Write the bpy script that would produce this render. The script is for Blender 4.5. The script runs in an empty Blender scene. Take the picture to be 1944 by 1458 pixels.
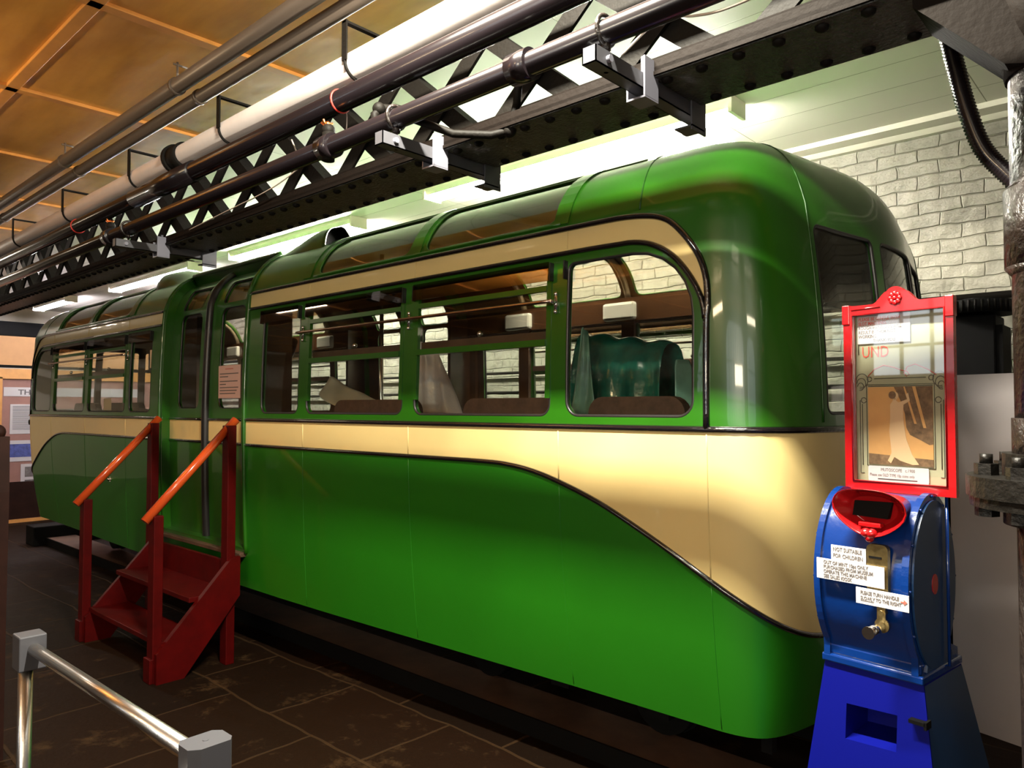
import bpy, bmesh, math, random
from mathutils import Vector, Matrix, Euler
from mathutils.geometry import delaunay_2d_cdt
random.seed(7)
S = bpy.context.scene
COL = S.collection
PI = math.pi
EYE = 1.58

# ------------------------------------------------------------------ camera
cd = bpy.data.cameras.new('camera'); cam = bpy.data.objects.new('camera', cd); COL.objects.link(cam)
S.camera = cam
cd.sensor_fit = 'HORIZONTAL'; cd.sensor_width = 36.0
cd.lens = 36.0*1411/1944
cd.clip_start = 0.05; cd.clip_end = 100
YAW = math.radians(47.65); PIT = math.radians(1.84)
Fw = Vector((-math.cos(YAW)*math.cos(PIT), math.sin(YAW)*math.cos(PIT), math.sin(PIT)))
cam.location = (0, 0, EYE)
cam.rotation_euler = Fw.to_track_quat('-Z', 'Y').to_euler()

# ------------------------------------------------------------------ world, exposure
w = bpy.data.worlds.new('world'); S.world = w; w.use_nodes = True
w.node_tree.nodes['Background'].inputs[0].default_value = (0.9, 0.8, 0.7, 1)
w.node_tree.nodes['Background'].inputs[1].default_value = 0.004
S.view_settings.view_transform = 'Standard'
S.view_settings.look = 'None'
S.view_settings.exposure = 0.72
S.view_settings.gamma = 1.0
S.view_settings.use_curve_mapping = False

# ------------------------------------------------------------------ materials
def nt(name):
    m = bpy.data.materials.new(name); m.use_nodes = True
    t = m.node_tree; b = t.nodes['Principled BSDF']
    return m, t, b
def paint(name, col, rough=0.35, metal=0.0, coat=0.0, spec=0.5, bump=0.0, bscale=40, vary=0.0, vscale=6):
    m, t, b = nt(name)
    b.inputs['Base Color'].default_value = (*col, 1)
    b.inputs['Roughness'].default_value = rough
    b.inputs['Metallic'].default_value = metal
    b.inputs['Coat Weight'].default_value = coat
    b.inputs['Coat Roughness'].default_value = 0.04
    b.inputs['Specular IOR Level'].default_value = spec
    co = t.nodes.new('ShaderNodeTexCoord')
    if vary > 0:
        n = t.nodes.new('ShaderNodeTexNoise'); n.inputs['Scale'].default_value = vscale
        n.inputs['Detail'].default_value = 6; n.inputs['Roughness'].default_value = 0.65
        t.links.new(co.outputs['Object'], n.inputs['Vector'])
        r = t.nodes.new('ShaderNodeValToRGB')
        r.color_ramp.elements[0].position = 0.3; r.color_ramp.elements[1].position = 0.7
        r.color_ramp.elements[0].color = (*[c*(1-vary) for c in col], 1)
        r.color_ramp.elements[1].color = (*[min(1, c*(1+vary)) for c in col], 1)
        t.links.new(n.outputs['Fac'], r.inputs['Fac']); t.links.new(r.outputs['Color'], b.inputs['Base Color'])
    if bump > 0:
        n = t.nodes.new('ShaderNodeTexNoise'); n.inputs['Scale'].default_value = bscale
        n.inputs['Detail'].default_value = 4
        t.links.new(co.outputs['Object'], n.inputs['Vector'])
        bp = t.nodes.new('ShaderNodeBump'); bp.inputs['Strength'].default_value = bump
        bp.inputs['Distance'].default_value = 0.01
        t.links.new(n.outputs['Fac'], bp.inputs['Height']); t.links.new(bp.outputs['Normal'], b.inputs['Normal'])
    return m
def emit(name, col, s):
    m, t, b = nt(name)
    b.inputs['Base Color'].default_value = (*col, 1)
    b.inputs['Emission Color'].default_value = (*col, 1)
    b.inputs['Emission Strength'].default_value = s
    return m
def glass(name, tint=(0.92, 0.95, 0.93), f0=1.45, rough=0.02):
    m = bpy.data.materials.new(name); m.use_nodes = True; t = m.node_tree
    t.nodes.clear()
    o = t.nodes.new('ShaderNodeOutputMaterial'); mx = t.nodes.new('ShaderNodeMixShader')
    tr = t.nodes.new('ShaderNodeBsdfTransparent'); tr.inputs[0].default_value = (*tint, 1)
    gl = t.nodes.new('ShaderNodeBsdfGlossy'); gl.inputs['Roughness'].default_value = rough
    # thin pane: Schlick reflectance from the angle to the surface, the same from both sides
    ge = t.nodes.new('ShaderNodeNewGeometry'); dt = t.nodes.new('ShaderNodeVectorMath'); dt.operation = 'DOT_PRODUCT'
    t.links.new(ge.outputs['Normal'], dt.inputs[0]); t.links.new(ge.outputs['Incoming'], dt.inputs[1])
    def mth(op, a, b_):
        n = t.nodes.new('ShaderNodeMath'); n.operation = op
        for i, q in enumerate((a, b_)):
            if q is None: continue
            if isinstance(q, (int, float)): n.inputs[i].default_value = q
            else: t.links.new(q, n.inputs[i])
        return n.outputs[0]
    r0 = 2*((f0-1)/(f0+1))**2
    c = mth('SUBTRACT', 1.0, mth('ABSOLUTE', dt.outputs['Value'], None))
    p5 = mth('POWER', c, 5.0)
    rf_ = mth('ADD', mth('MULTIPLY', p5, 1-r0), r0)
    t.links.new(rf_, mx.inputs[0]); t.links.new(tr.outputs[0], mx.inputs[1])
    t.links.new(gl.outputs[0], mx.inputs[2]); t.links.new(mx.outputs[0], o.inputs[0])
    return m
GREEN = (0.014, 0.095, 0.003)
M = {}
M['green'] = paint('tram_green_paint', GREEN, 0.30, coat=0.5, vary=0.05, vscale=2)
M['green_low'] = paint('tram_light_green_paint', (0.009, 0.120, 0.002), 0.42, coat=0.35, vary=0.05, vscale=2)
M['cream'] = paint('tram_cream_paint', (0.68, 0.525, 0.225), 0.38, coat=0.4, vary=0.03, vscale=3)
M['bead'] = paint('black_gloss_paint', (0.006, 0.005, 0.006), 0.12, coat=1.0, bump=0.25, bscale=60)
M['rubber'] = paint('black_rubber', (0.012, 0.011, 0.011), 0.35)
M['brownwood'] = paint('varnished_brown_lining', (0.075, 0.032, 0.014), 0.3, coat=0.4, vary=0.3, vscale=4)
M['tanlining'] = paint('tan_ceiling_lining', (0.30, 0.23, 0.14), 0.5)
M['rooflining'] = paint('brown_roof_lining', (0.11, 0.065, 0.035), 0.4)
M['glass'] = glass('window_glass', (0.93, 0.95, 0.92))
M['roofglass'] = glass('tinted_roof_glass', (0.80, 0.78, 0.72), 1.8, 0.05)
M['brownglass'] = glass('brown_louvre_glass', (0.62, 0.48, 0.36), 1.6)
M['chrome'] = paint('chrome', (0.75, 0.74, 0.72), 0.18, metal=1)
M['alu'] = paint('brushed_aluminium', (0.62, 0.61, 0.60), 0.28, metal=1, bump=0.05, bscale=200)
M['brass'] = paint('aged_brass', (0.42, 0.32, 0.14), 0.35, metal=1, vary=0.3, vscale=60)
M['copperbar'] = paint('bronze_bar', (0.45, 0.33, 0.26), 0.22, metal=1)
M['iron'] = paint('black_painted_iron', (0.006, 0.005, 0.004), 0.6, coat=0.0, spec=0.1, bump=0.2, bscale=70)
M['ironrough'] = paint('rough_black_iron', (0.006, 0.005, 0.004), 0.45, coat=0.05, spec=0.25, bump=0.5, bscale=50)
M['blackpipe'] = paint('black_pipe_paint', (0.007, 0.005, 0.006), 0.24, coat=0.25, spec=0.4)
M['colpaint'] = paint('blistered_column_paint', (0.010, 0.006, 0.0045), 0.4, coat=0.15, bump=0.9, bscale=60, vary=0.5, vscale=30)
M['whitepipe'] = paint('white_lagged_pipe', (0.50, 0.445, 0.42), 0.5, bump=0.1, bscale=15, vary=0.06)
M['greypipe'] = paint('grey_conduit_paint', (0.13, 0.10, 0.078), 0.38, metal=0.2)
M['galv'] = paint('galvanised_steel', (0.07, 0.07, 0.08), 0.45, metal=0.2)
M['galvlight'] = paint('light_galvanised_plate', (0.20, 0.20, 0.24), 0.4, metal=0.4)
M['red'] = paint('red_gloss_wood_paint', (0.055, 0.0004, 0.0003), 0.5, coat=0.0, spec=0.15, vary=0.25, vscale=8)
M['handrail'] = paint('orange_brown_varnished_rail', (0.50, 0.065, 0.012), 0.2, coat=0.9)
M['redgloss'] = paint('red_enamel', (0.32, 0.004, 0.006), 0.25, coat=0.5, bump=0.08, bscale=60)
M['blue'] = paint('blue_enamel', (0.0015, 0.022, 0.135), 0.22, coat=0.5, bump=0.08, bscale=50)
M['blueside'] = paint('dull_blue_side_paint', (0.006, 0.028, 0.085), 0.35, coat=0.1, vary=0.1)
M['basebl'] = paint('flat_blue_base_paint', (0.001, 0.003, 0.14), 0.5, coat=0.0, spec=0.15)
M['black'] = paint('matt_black', (0.003, 0.003, 0.003), 0.7, spec=0.12)
M['paper'] = paint('white_paper', (0.56, 0.535, 0.545), 0.6)
M['pinkpaper'] = paint('pale_pink_paper', (0.62, 0.45, 0.42), 0.6)
M['creampaper'] = paint('cream_paper', (0.70, 0.55, 0.36), 0.6)
M['ink'] = paint('dark_grey_ink', (0.13, 0.12, 0.12), 0.7)
M['redink'] = paint('red_ink', (0.65, 0.10, 0.07), 0.7)
M['timber'] = paint('old_brown_timber', (0.085, 0.045, 0.028), 0.45, vary=0.4, vscale=5)
M['orangewood'] = paint('orange_pine', (0.62, 0.30, 0.09), 0.35, vary=0.15)
M['tanboard'] = paint('tan_board', (0.62, 0.33, 0.14), 0.6, vary=0.06)
M['mauve'] = paint('mauve_display_paper', (0.30, 0.15, 0.12), 0.6, vary=0.15, vscale=3)
M['darkbrown'] = paint('dark_brown_paint', (0.018, 0.006, 0.004), 0.6, spec=0.15, vary=0.3)
M['whiteboard'] = paint('grey_white_board', (0.46, 0.42, 0.43), 0.55, vary=0.05, vscale=3)
M['whitetrim'] = paint('cream_white_trim', (0.42, 0.405, 0.32), 0.5)
M['fixture'] = paint('cream_white_enamel', (0.66, 0.62, 0.49), 0.35)
M['lampshade'] = paint('white_lamp_shade', (0.66, 0.63, 0.55), 0.25, coat=0.5)
M['teal'] = paint('teal_plastic_sheet', (0.010, 0.15, 0.11), 0.2, coat=0.4, bump=0.9, bscale=9, vary=0.6, vscale=5)
M['tealpale'] = paint('pale_teal_plastic_sheet', (0.28, 0.55, 0.44), 0.3, coat=0.2, vary=0.3, vscale=5)
M['greysheet'] = paint('grey_plastic_sheet', (0.70, 0.62, 0.63), 0.3, coat=0.3, bump=1.0, bscale=10, vary=0.1)
M['seatcloth'] = paint('brown_seat_cloth', (0.13, 0.07, 0.05), 0.6, vary=0.3, vscale=30)
M['blueprint'] = paint('blue_photo_print', (0.06, 0.08, 0.28), 0.6, vary=0.5, vscale=20)
M['greyprint'] = paint('grey_photo_print', (0.12, 0.11, 0.11), 0.6, vary=0.5, vscale=20)
M['sepia'] = paint('sepia_print', (0.60, 0.34, 0.12), 0.6, vary=0.12, vscale=14)
M['sepialight'] = paint('pale_sepia_print', (0.66, 0.48, 0.27), 0.6)
M['sepiadark'] = paint('dark_sepia_print', (0.16, 0.10, 0.05), 0.6, vary=0.6, vscale=50)
M['olive'] = paint('olive_mount_card', (0.36, 0.37, 0.24), 0.6, vary=0.06, vscale=20)
M['olivedark'] = paint('olive_grey_ornament', (0.10, 0.10, 0.075), 0.6)
M['copper'] = paint('copper', (0.75, 0.25, 0.08), 0.3, metal=1)
M['redtape'] = paint('red_tape', (0.55, 0.03, 0.02), 0.5)
M['cable'] = paint('pale_cable', (0.45, 0.38, 0.32), 0.5)

def ceil_brown():
    m, t, b = nt('stained_plywood_ceiling')
    co = t.nodes.new('ShaderNodeTexCoord'); mp = t.nodes.new('ShaderNodeMapping')
    mp.inputs['Scale'].default_value = (0.6, 3, 1); t.links.new(co.outputs['Object'], mp.inputs[0])
    n = t.nodes.new('ShaderNodeTexNoise'); n.inputs['Scale'].default_value = 2.2; n.inputs['Detail'].default_value = 6
    t.links.new(mp.outputs[0], n.inputs['Vector'])
    r = t.nodes.new('ShaderNodeValToRGB')
    r.color_ramp.elements[0].color = (0.46, 0.20, 0.035, 1); r.color_ramp.elements[1].color = (0.80, 0.40, 0.085, 1)
    r.color_ramp.elements[0].position = 0.3; r.color_ramp.elements[1].position = 0.75
    t.links.new(n.outputs['Fac'], r.inputs[0]); t.links.new(r.outputs[0], b.inputs['Base Color'])
    b.inputs['Roughness'].default_value = 0.3; b.inputs['Coat Weight'].default_value = 0.15
    n2 = t.nodes.new('ShaderNodeTexNoise'); n2.inputs['Scale'].default_value = 5; t.links.new(co.outputs['Object'], n2.inputs['Vector'])
    bp = t.nodes.new('ShaderNodeBump'); bp.inputs['Strength'].default_value = 0.25; bp.inputs['Distance'].default_value = 0.02
    t.links.new(n2.outputs['Fac'], bp.inputs['Height']); t.links.new(bp.outputs[0], b.inputs['Normal'])
    return m
M['plyceil'] = ceil_brown()
M['batten'] = paint('stained_batten', (0.62, 0.27, 0.06), 0.35, vary=0.15, vscale=4)

def brick(name, col1, col2, mort, bump):
    m, t, b = nt(name)
    co = t.nodes.new('ShaderNodeTexCoord'); sp = t.nodes.new('ShaderNodeSeparateXYZ'); cb = t.nodes.new('ShaderNodeCombineXYZ')
    t.links.new(co.outputs['Object'], sp.inputs[0])
    ad = t.nodes.new('ShaderNodeMath'); ad.operation = 'ADD'
    t.links.new(sp.outputs[0], ad.inputs[0]); t.links.new(sp.outputs[1], ad.inputs[1])
    t.links.new(ad.outputs[0], cb.inputs[0]); t.links.new(sp.outputs[2], cb.inputs[1])
    nd = t.nodes.new('ShaderNodeTexNoise'); nd.inputs['Scale'].default_value = 6; t.links.new(cb.outputs[0], nd.inputs['Vector'])
    mxv = t.nodes.new('ShaderNodeVectorMath'); mxv.operation = 'SCALE'; mxv.inputs['Scale'].default_value = 0.045
    t.links.new(nd.outputs['Color'], mxv.inputs[0])
    av = t.nodes.new('ShaderNodeVectorMath'); av.operation = 'ADD'
    t.links.new(cb.outputs[0], av.inputs[0]); t.links.new(mxv.outputs[0], av.inputs[1])
    br = t.nodes.new('ShaderNodeTexBrick'); br.inputs['Scale'].default_value = 1
    br.inputs['Brick Width'].default_value = 0.235; br.inputs['Row Height'].default_value = 0.082
    br.inputs['Mortar Size'].default_value = 0.006; br.inputs['Mortar Smooth'].default_value = 0.9
    br.inputs['Color1'].default_value = (*col1, 1); br.inputs['Color2'].default_value = (*col2, 1)
    br.inputs['Mortar'].default_value = (*mort, 1)
    t.links.new(av.outputs[0], br.inputs['Vector'])
    n = t.nodes.new('ShaderNodeTexNoise'); n.inputs['Scale'].default_value = 9; n.inputs['Detail'].default_value = 8
    t.links.new(co.outputs['Object'], n.inputs['Vector'])
    mx = t.nodes.new('ShaderNodeMix'); mx.data_type = 'RGBA'; mx.blend_type = 'MULTIPLY'; mx.inputs[0].default_value = 0.55
    t.links.new(br.outputs['Color'], mx.inputs[6]); t.links.new(n.outputs['Fac'], mx.inputs[7])
    t.links.new(mx.outputs[2], b.inputs['Base Color'])
    b.inputs['Roughness'].default_value = 0.6
    m1 = t.nodes.new('ShaderNodeMath'); m1.operation = 'MULTIPLY'; m1.inputs[1].default_value = -1.0
    t.links.new(br.outputs['Fac'], m1.inputs[0])
    m2 = t.nodes.new('ShaderNodeMath'); m2.operation = 'MULTIPLY_ADD'; m2.inputs[1].default_value = 2.2
    t.links.new(n.outputs['Fac'], m2.inputs[0]); t.links.new(m1.outputs[0], m2.inputs[2])
    bp = t.nodes.new('ShaderNodeBump'); bp.inputs['Strength'].default_value = bump; bp.inputs['Distance'].default_value = 0.02
    t.links.new(m2.outputs[0], bp.inputs['Height']); t.links.new(bp.outputs[0], b.inputs['Normal'])
    return m
M['brick'] = brick('cream_painted_brick', (0.33, 0.312, 0.245), (0.29, 0.275, 0.215), (0.275, 0.26, 0.195), 0.75)

def flags():
    m, t, b = nt('dark_stone_flags')
    co = t.nodes.new('ShaderNodeTexCoord')
    nd = t.nodes.new('ShaderNodeTexNoise'); nd.inputs['Scale'].default_value = 2.2; t.links.new(co.outputs['Object'], nd.inputs['Vector'])
    mxv = t.nodes.new('ShaderNodeVectorMath'); mxv.operation = 'SCALE'; mxv.inputs['Scale'].default_value = 0.09
    t.links.new(nd.outputs['Color'], mxv.inputs[0])
    av = t.nodes.new('ShaderNodeVectorMath'); av.operation = 'ADD'
    t.links.new(co.outputs['Object'], av.inputs[0]); t.links.new(mxv.outputs[0], av.inputs[1])
    br = t.nodes.new('ShaderNodeTexBrick'); br.inputs['Scale'].default_value = 1
    br.inputs['Brick Width'].default_value = 0.78; br.inputs['Row Height'].default_value = 0.52
    br.inputs['Mortar Size'].default_value = 0.011; br.inputs['Mortar Smooth'].default_value = 0.5
    br.inputs['Color1'].default_value = (0.01073, 0.00408, 0.00125, 1); br.inputs['Color2'].default_value = (0.00644, 0.00282, 0.00100, 1)
    br.inputs['Mortar'].default_value = (0.03042, 0.01560, 0.00650, 1)
    t.links.new(av.outputs[0], br.inputs['Vector'])
    n = t.nodes.new('ShaderNodeTexNoise'); n.inputs['Scale'].default_value = 3.2; n.inputs['Detail'].default_value = 10; n.inputs['Roughness'].default_value = 0.75
    t.links.new(co.outputs['Object'], n.inputs['Vector'])
    r = t.nodes.new('ShaderNodeValToRGB'); r.color_ramp.elements[0].position = 0.55; r.color_ramp.elements[1].position = 0.70
    r.color_ramp.elements[0].color = (0, 0, 0, 1); r.color_ramp.elements[1].color = (1, 1, 1, 1)
    t.links.new(n.outputs['Fac'], r.inputs[0])
    mx = t.nodes.new('ShaderNodeMix'); mx.data_type = 'RGBA'
    mm = t.nodes.new('ShaderNodeMath'); mm.operation = 'MULTIPLY'; mm.inputs[1].default_value = 0.8
    t.links.new(r.outputs[0], mm.inputs[0]); t.links.new(mm.outputs[0], mx.inputs[0])
    t.links.new(br.outputs['Color'], mx.inputs[6]); mx.inputs[7].default_value = (0.060, 0.032, 0.013, 1)
    t.links.new(mx.outputs[2], b.inputs['Base Color'])
    rr = t.nodes.new('ShaderNodeMapRange'); rr.inputs[3].default_value = 0.5; rr.inputs[4].default_value = 0.75; b.inputs['Specular IOR Level'].default_value = 0.12
    t.links.new(n.outputs['Fac'], rr.inputs[0]); t.links.new(rr.outputs[0], b.inputs['Roughness'])
    m1 = t.nodes.new('ShaderNodeMath'); m1.operation = 'SUBTRACT'; t.links.new(n.outputs['Fac'], m1.inputs[0]); t.links.new(br.outputs['Fac'], m1.inputs[1])
    bp = t.nodes.new('ShaderNodeBump'); bp.inputs['Strength'].default_value = 0.5; bp.inputs['Distance'].default_value = 0.012
    t.links.new(m1.outputs[0], bp.inputs['Height']); t.links.new(bp.outputs[0], b.inputs['Normal'])
    return m
M['flags'] = flags()

def planks():
    m, t, b = nt('cream_ceiling_boards')
    co = t.nodes.new('ShaderNodeTexCoord')
    mp = t.nodes.new('ShaderNodeMapping'); mp.inputs['Location'].default_value = (0.0, 0, 0)
    t.links.new(co.outputs['Object'], mp.inputs[0])
    br = t.nodes.new('ShaderNodeTexBrick'); br.inputs['Scale'].default_value = 1; br.offset = 0.0
    br.inputs['Brick Width'].default_value = 1.26; br.inputs['Row Height'].default_value = 0.31
    br.inputs['Mortar Size'].default_value = 0.0028; br.inputs['Mortar Smooth'].default_value = 0.2
    br.inputs['Color1'].default_value = (0.66, 0.63, 0.55, 1); br.inputs['Color2'].default_value = (0.645, 0.615, 0.535, 1)
    br.inputs['Mortar'].default_value = (0.20, 0.19, 0.12, 1)
    t.links.new(mp.outputs[0], br.inputs['Vector']); t.links.new(br.outputs['Color'], b.inputs['Base Color'])
    b.inputs['Roughness'].default_value = 0.45
    bp = t.nodes.new('ShaderNodeBump'); bp.invert = True; bp.inputs['Distance'].default_value = 0.005
    t.links.new(br.outputs['Fac'], bp.inputs['Height']); t.links.new(bp.outputs[0], b.inputs['Normal'])
    return m
M['planks'] = planks()

# ------------------------------------------------------------------ mesh helpers
def box(bm, x0, x1, y0, y1, z0, z1, mat=None, bev=0.0):
    r = bmesh.ops.create_cube(bm, size=1.0)
    vs = r['verts']
    mt = Matrix.Translation(((x0+x1)/2, (y0+y1)/2, (z0+z1)/2)) @ Matrix.Diagonal((abs(x1-x0), abs(y1-y0), abs(z1-z0), 1))
    bmesh.ops.transform(bm, matrix=mt if mat is None else mat @ mt, verts=vs)
    if bev > 0:
        es = list({e for v in vs for e in v.link_edges})
        bmesh.ops.bevel(bm, geom=es, offset=bev, segments=2, affect='EDGES', profile=0.5)
def tube(bm, pts, r, n=12, closed=False, caps=True, up=None):
    pts = [Vector(p) for p in pts]; N = len(pts); rings = []
    prev = None
    for i, p in enumerate(pts):
        if closed: d = pts[(i+1) % N]-pts[i-1]
        else: d = pts[min(i+1, N-1)]-pts[max(i-1, 0)]
        d.normalize()
        if prev is None:
            a = Vector((0, 0, 1)) if abs(d.z) < 0.9 else Vector((1, 0, 0))
            a = (a-d*a.dot(d)).normalized()
        else:
            a = (prev-d*prev.dot(d)).normalized()
        prev = a; b = d.cross(a)
        rr = r[i] if isinstance(r, (list, tuple)) else r
        rings.append([bm.verts.new(p+a*math.cos(2*PI*k/n)*rr+b*math.sin(2*PI*k/n)*rr) for k in range(n)])
    for i in range(N if closed else N-1):
        A = rings[i]; B = rings[(i+1) % N]
        off = 0
        if closed and i == N-1:
            off = min(range(n), key=lambda o: sum((A[k].co-B[(k+o) % n].co).length for k in range(n)))
        for k in range(n):
            f = bm.faces.new((A[k], A[(k+1) % n], B[(k+1+off) % n], B[(k+off) % n])); f.smooth = True
    if caps and not closed:
        bm.faces.new(rings[0][::-1]); bm.faces.new(rings[-1])
def cyl(bm, p0, p1, r, n=24, r1=None):
    tube(bm, [p0, p1], [r, r if r1 is None else r1], n)
def prism(bm, poly, axis, a, b, mat=None):
    """extrude a 2D polygon along an axis: axis 'x': poly=(y,z), 'y': (x,z), 'z': (x,y)"""
    def P(q, t):
        v = {'x': Vector((t, q[0], q[1])), 'y': Vector((q[0], t, q[1])), 'z': Vector((q[0], q[1], t))}[axis]
        return mat @ v if mat is not None else v
    A = [bm.verts.new(P(q, a)) for q in poly]; B = [bm.verts.new(P(q, b)) for q in poly]; n = len(poly)
    fs = [bm.faces.new(A[::-1]), bm.faces.new(B)]
    for i in range(n): fs.append(bm.faces.new((A[i], A[(i+1) % n], B[(i+1) % n], B[i])))
    bmesh.ops.recalc_face_normals(bm, faces=fs)
def rrect(x0, x1, z0, z1, r, n=6, rr=None):
    """rounded rectangle; rr = radii (bl, br, tr, tl)"""
    R = rr or (r, r, r, r); out = []
    for (cx, cz, rad, a0) in ((x0, z0, R[0], PI), (x1, z0, R[1], 1.5*PI), (x1, z1, R[2], 0), (x0, z1, R[3], 0.5*PI)):
        ccx = cx+rad if cx == x0 else cx-rad; ccz = cz+rad if cz == z0 else cz-rad
        for k in range(n+1):
            a = a0+0.5*PI*k/n; out.append((ccx+rad*math.cos(a), ccz+rad*math.sin(a)))
    return out
def sphere(bm, c, r, sx=1, sy=1, sz=1, u=12, v=8):
    q = bmesh.ops.create_uvsphere(bm, u_segments=u, v_segments=v, radius=r)
    bmesh.ops.transform(bm, matrix=Matrix.Translation(c) @ Matrix.Diagonal((sx, sy, sz, 1)), verts=q['verts'])
    for vv in q['verts']:
        for f in vv.link_faces: f.smooth = True
def BM(): return bmesh.new()
def obj(name, bm, mats, parent=None, smooth=False, recalc=False):
    if recalc: bmesh.ops.recalc_face_normals(bm, faces=bm.faces)
    me = bpy.data.meshes.new(name); bm.to_mesh(me); bm.free()
    for m in (mats if isinstance(mats, (list, tuple)) else [mats]): me.materials.append(m)
    if smooth:
        for p in me.polygons: p.use_smooth = True
    o = bpy.data.objects.new(name, me); COL.objects.link(o)
    if parent is not None: o.parent = parent
    return o
def tag(o, label, cat, group=None, kind=None):
    o['label'] = label; o['category'] = cat
    if group: o['group'] = group
    if kind: o['kind'] = kind
    return o
def thing(name, label, cat, loc=(0, 0, 0), rz=0.0, group=None):
    o = bpy.data.objects.new(name, None); COL.objects.link(o); o.location = loc; o.rotation_euler = (0, 0, rz)
    o.empty_display_size = 0.1
    return tag(o, label, cat, group)
def struct(name, bm, m, label=None):
    o = obj(name, bm, m); o['kind'] = 'structure'
    if label: o['label'] = label
    return o
def text(parent, s, size, mat, loc, rot, name='lettering', align='LEFT', sx=1.0, ext=0.0004, shear=0, space=1.0, bold=0.0):
    c = bpy.data.curves.new('t', 'FONT'); c.body = s; c.size = size; c.align_x = align; c.extrude = ext
    c.space_line = space; c.offset = bold; c.resolution_u = 2
    o = bpy.data.objects.new('t', c); COL.objects.link(o)
    dg = bpy.context.evaluated_depsgraph_get()
    me = bpy.data.meshes.new_from_object(o.evaluated_get(dg)); bpy.data.objects.remove(o); bpy.data.curves.remove(c)
    me.name = name; me.materials.clear(); me.materials.append(mat)
    t = bpy.data.objects.new(name, me); COL.objects.link(t); t.parent = parent
    t.location = loc; t.rotation_euler = rot; t.scale = (sx, 1, 1)
    return t

# ================================================================== SETTING
XL, XR, YF, YB, ZC = -15.2, 4.2, -4.2, 5.07, 3.33
bm = BM(); box(bm, XL, XR, YF, YB, -0.1, 0); struct('floor', bm, M['flags'])
bm = BM(); box(bm, XL, XR, YB, YB+0.2, 0, 3.6); struct('wall_back', bm, M['brick'])
M['sidewall'] = paint('dull_buff_wall', (0.32, 0.24, 0.16), 0.7, vary=0.15, vscale=2)
M['frontwall'] = paint('dark_front_wall', (0.10, 0.07, 0.05), 0.7, vary=0.3, vscale=1.5)
M['leftwall'] = paint('off_white_wall', (0.62, 0.57, 0.45), 0.7)
bm = BM(); box(bm, XL-0.2, XL, YF, YB, 0, 3.6); struct('wall_left', bm, M['leftwall'])
bm = BM(); box(bm, XR, XR+0.2, YF, YB, 0, 3.6); struct('wall_right', bm, M['sidewall'])
# wall behind the viewer with three tall arched windows set on it
bm = BM(); box(bm, XL, XR, YF-0.2, YF, 0, 3.6); struct('wall_front', bm, M['frontwall'])
daylight = emit('daylight_in_arched_window', (0.84, 0.94, 1.0), 1.9)
for i_, (ax, hw, z0, z1) in enumerate(((0.2, 1.35, 1.15, 3.15), (3.1, 0.9, 1.15, 3.1), (-3.9, 0.5, 1.95, 2.9))):
    rr_ = min(hw, 0.5); pl = rrect(ax-hw, ax+hw, z0, z1, 0, 8, (0.01, 0.01, rr_, rr_))
    wf = BM(); prism(wf, pl, 'y', YF, YF+0.02); win = struct('window_%d' % (i_+1), wf, daylight)
    n_ = max(2, int(hw*2/0.32))
    for k in range(1, n_):
        b = BM(); xx = ax-hw+2*hw*k/n_; box(b, xx-0.015, xx+0.015, YF+0.02, YF+0.05, z0, z1-0.06); obj('glazing_bar', b, M['black'], win)
    for zz in (z0+(z1-z0)*0.33, z0+(z1-z0)*0.66):
        b = BM(); box(b, ax-hw, ax+hw, YF+0.02, YF+0.045, zz-0.015, zz+0.015); obj('glazing_bar', b, M['black'], win)
# ceilings
YS = 2.22
bm = BM(); box(bm, XL, XR, YF, YS, ZC, ZC+0.15)
ceil = struct('ceiling', bm, M['plyceil'], 'stained plywood ceiling with battens')
def batten(x0, x1, y0, y1):
    b = BM(); box(b, x0, x1, y0, y1, ZC-0.018, ZC+0.002, bev=0.003); obj('batten', b, M['batten'], ceil)
for k in range(-3, 3): 
    y = 1.115+k*1.262
    if y < 1.7: batten(XL, XR, y-0.03, y+0.03)
x = -3.44+1.262*5
while x > XL+0.3:
    if x < XR-0.1: batten(x-0.03, x+0.03, YF, YS)
    x -= 1.262
bm = BM(); box(bm, XL, XR, YS, YB, ZC, ZC+0.15, mat=Matrix.Translation((0.4375, 0, 0)))
for v in bm.verts: v.co.x -= 0.4375
c2 = struct('ceiling_boards', bm, M['planks'], 'cream boarded ceiling'); c2.name = 'ceiling.001'
mp = M['planks'].node_tree.nodes['Mapping']; mp.inputs['Location'].default_value = (0.82, -0.030, 0)
bm = BM(); prism(bm, [(YB-0.14, ZC), (YB-0.13, ZC-0.03), (YB-0.05, ZC-0.045), (YB-0.03, ZC-0.075), (YB, ZC-0.08), (YB, ZC)], 'x', XL, XR)
struct('trim_1', bm, M['whitetrim'], 'cream cove moulding along the top of the brick wall')
# dark downstand beam across the far end
bm = BM(); box(bm, XL+0.05, XL+0.35, -1.0, YB, 2.82, 3.0); box(bm, XL+0.1, XL+0.3, -1.0, YB, 3.0, 3.06)
struct('trim_2', bm, M['black'], 'black beam across the far wall')

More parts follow.
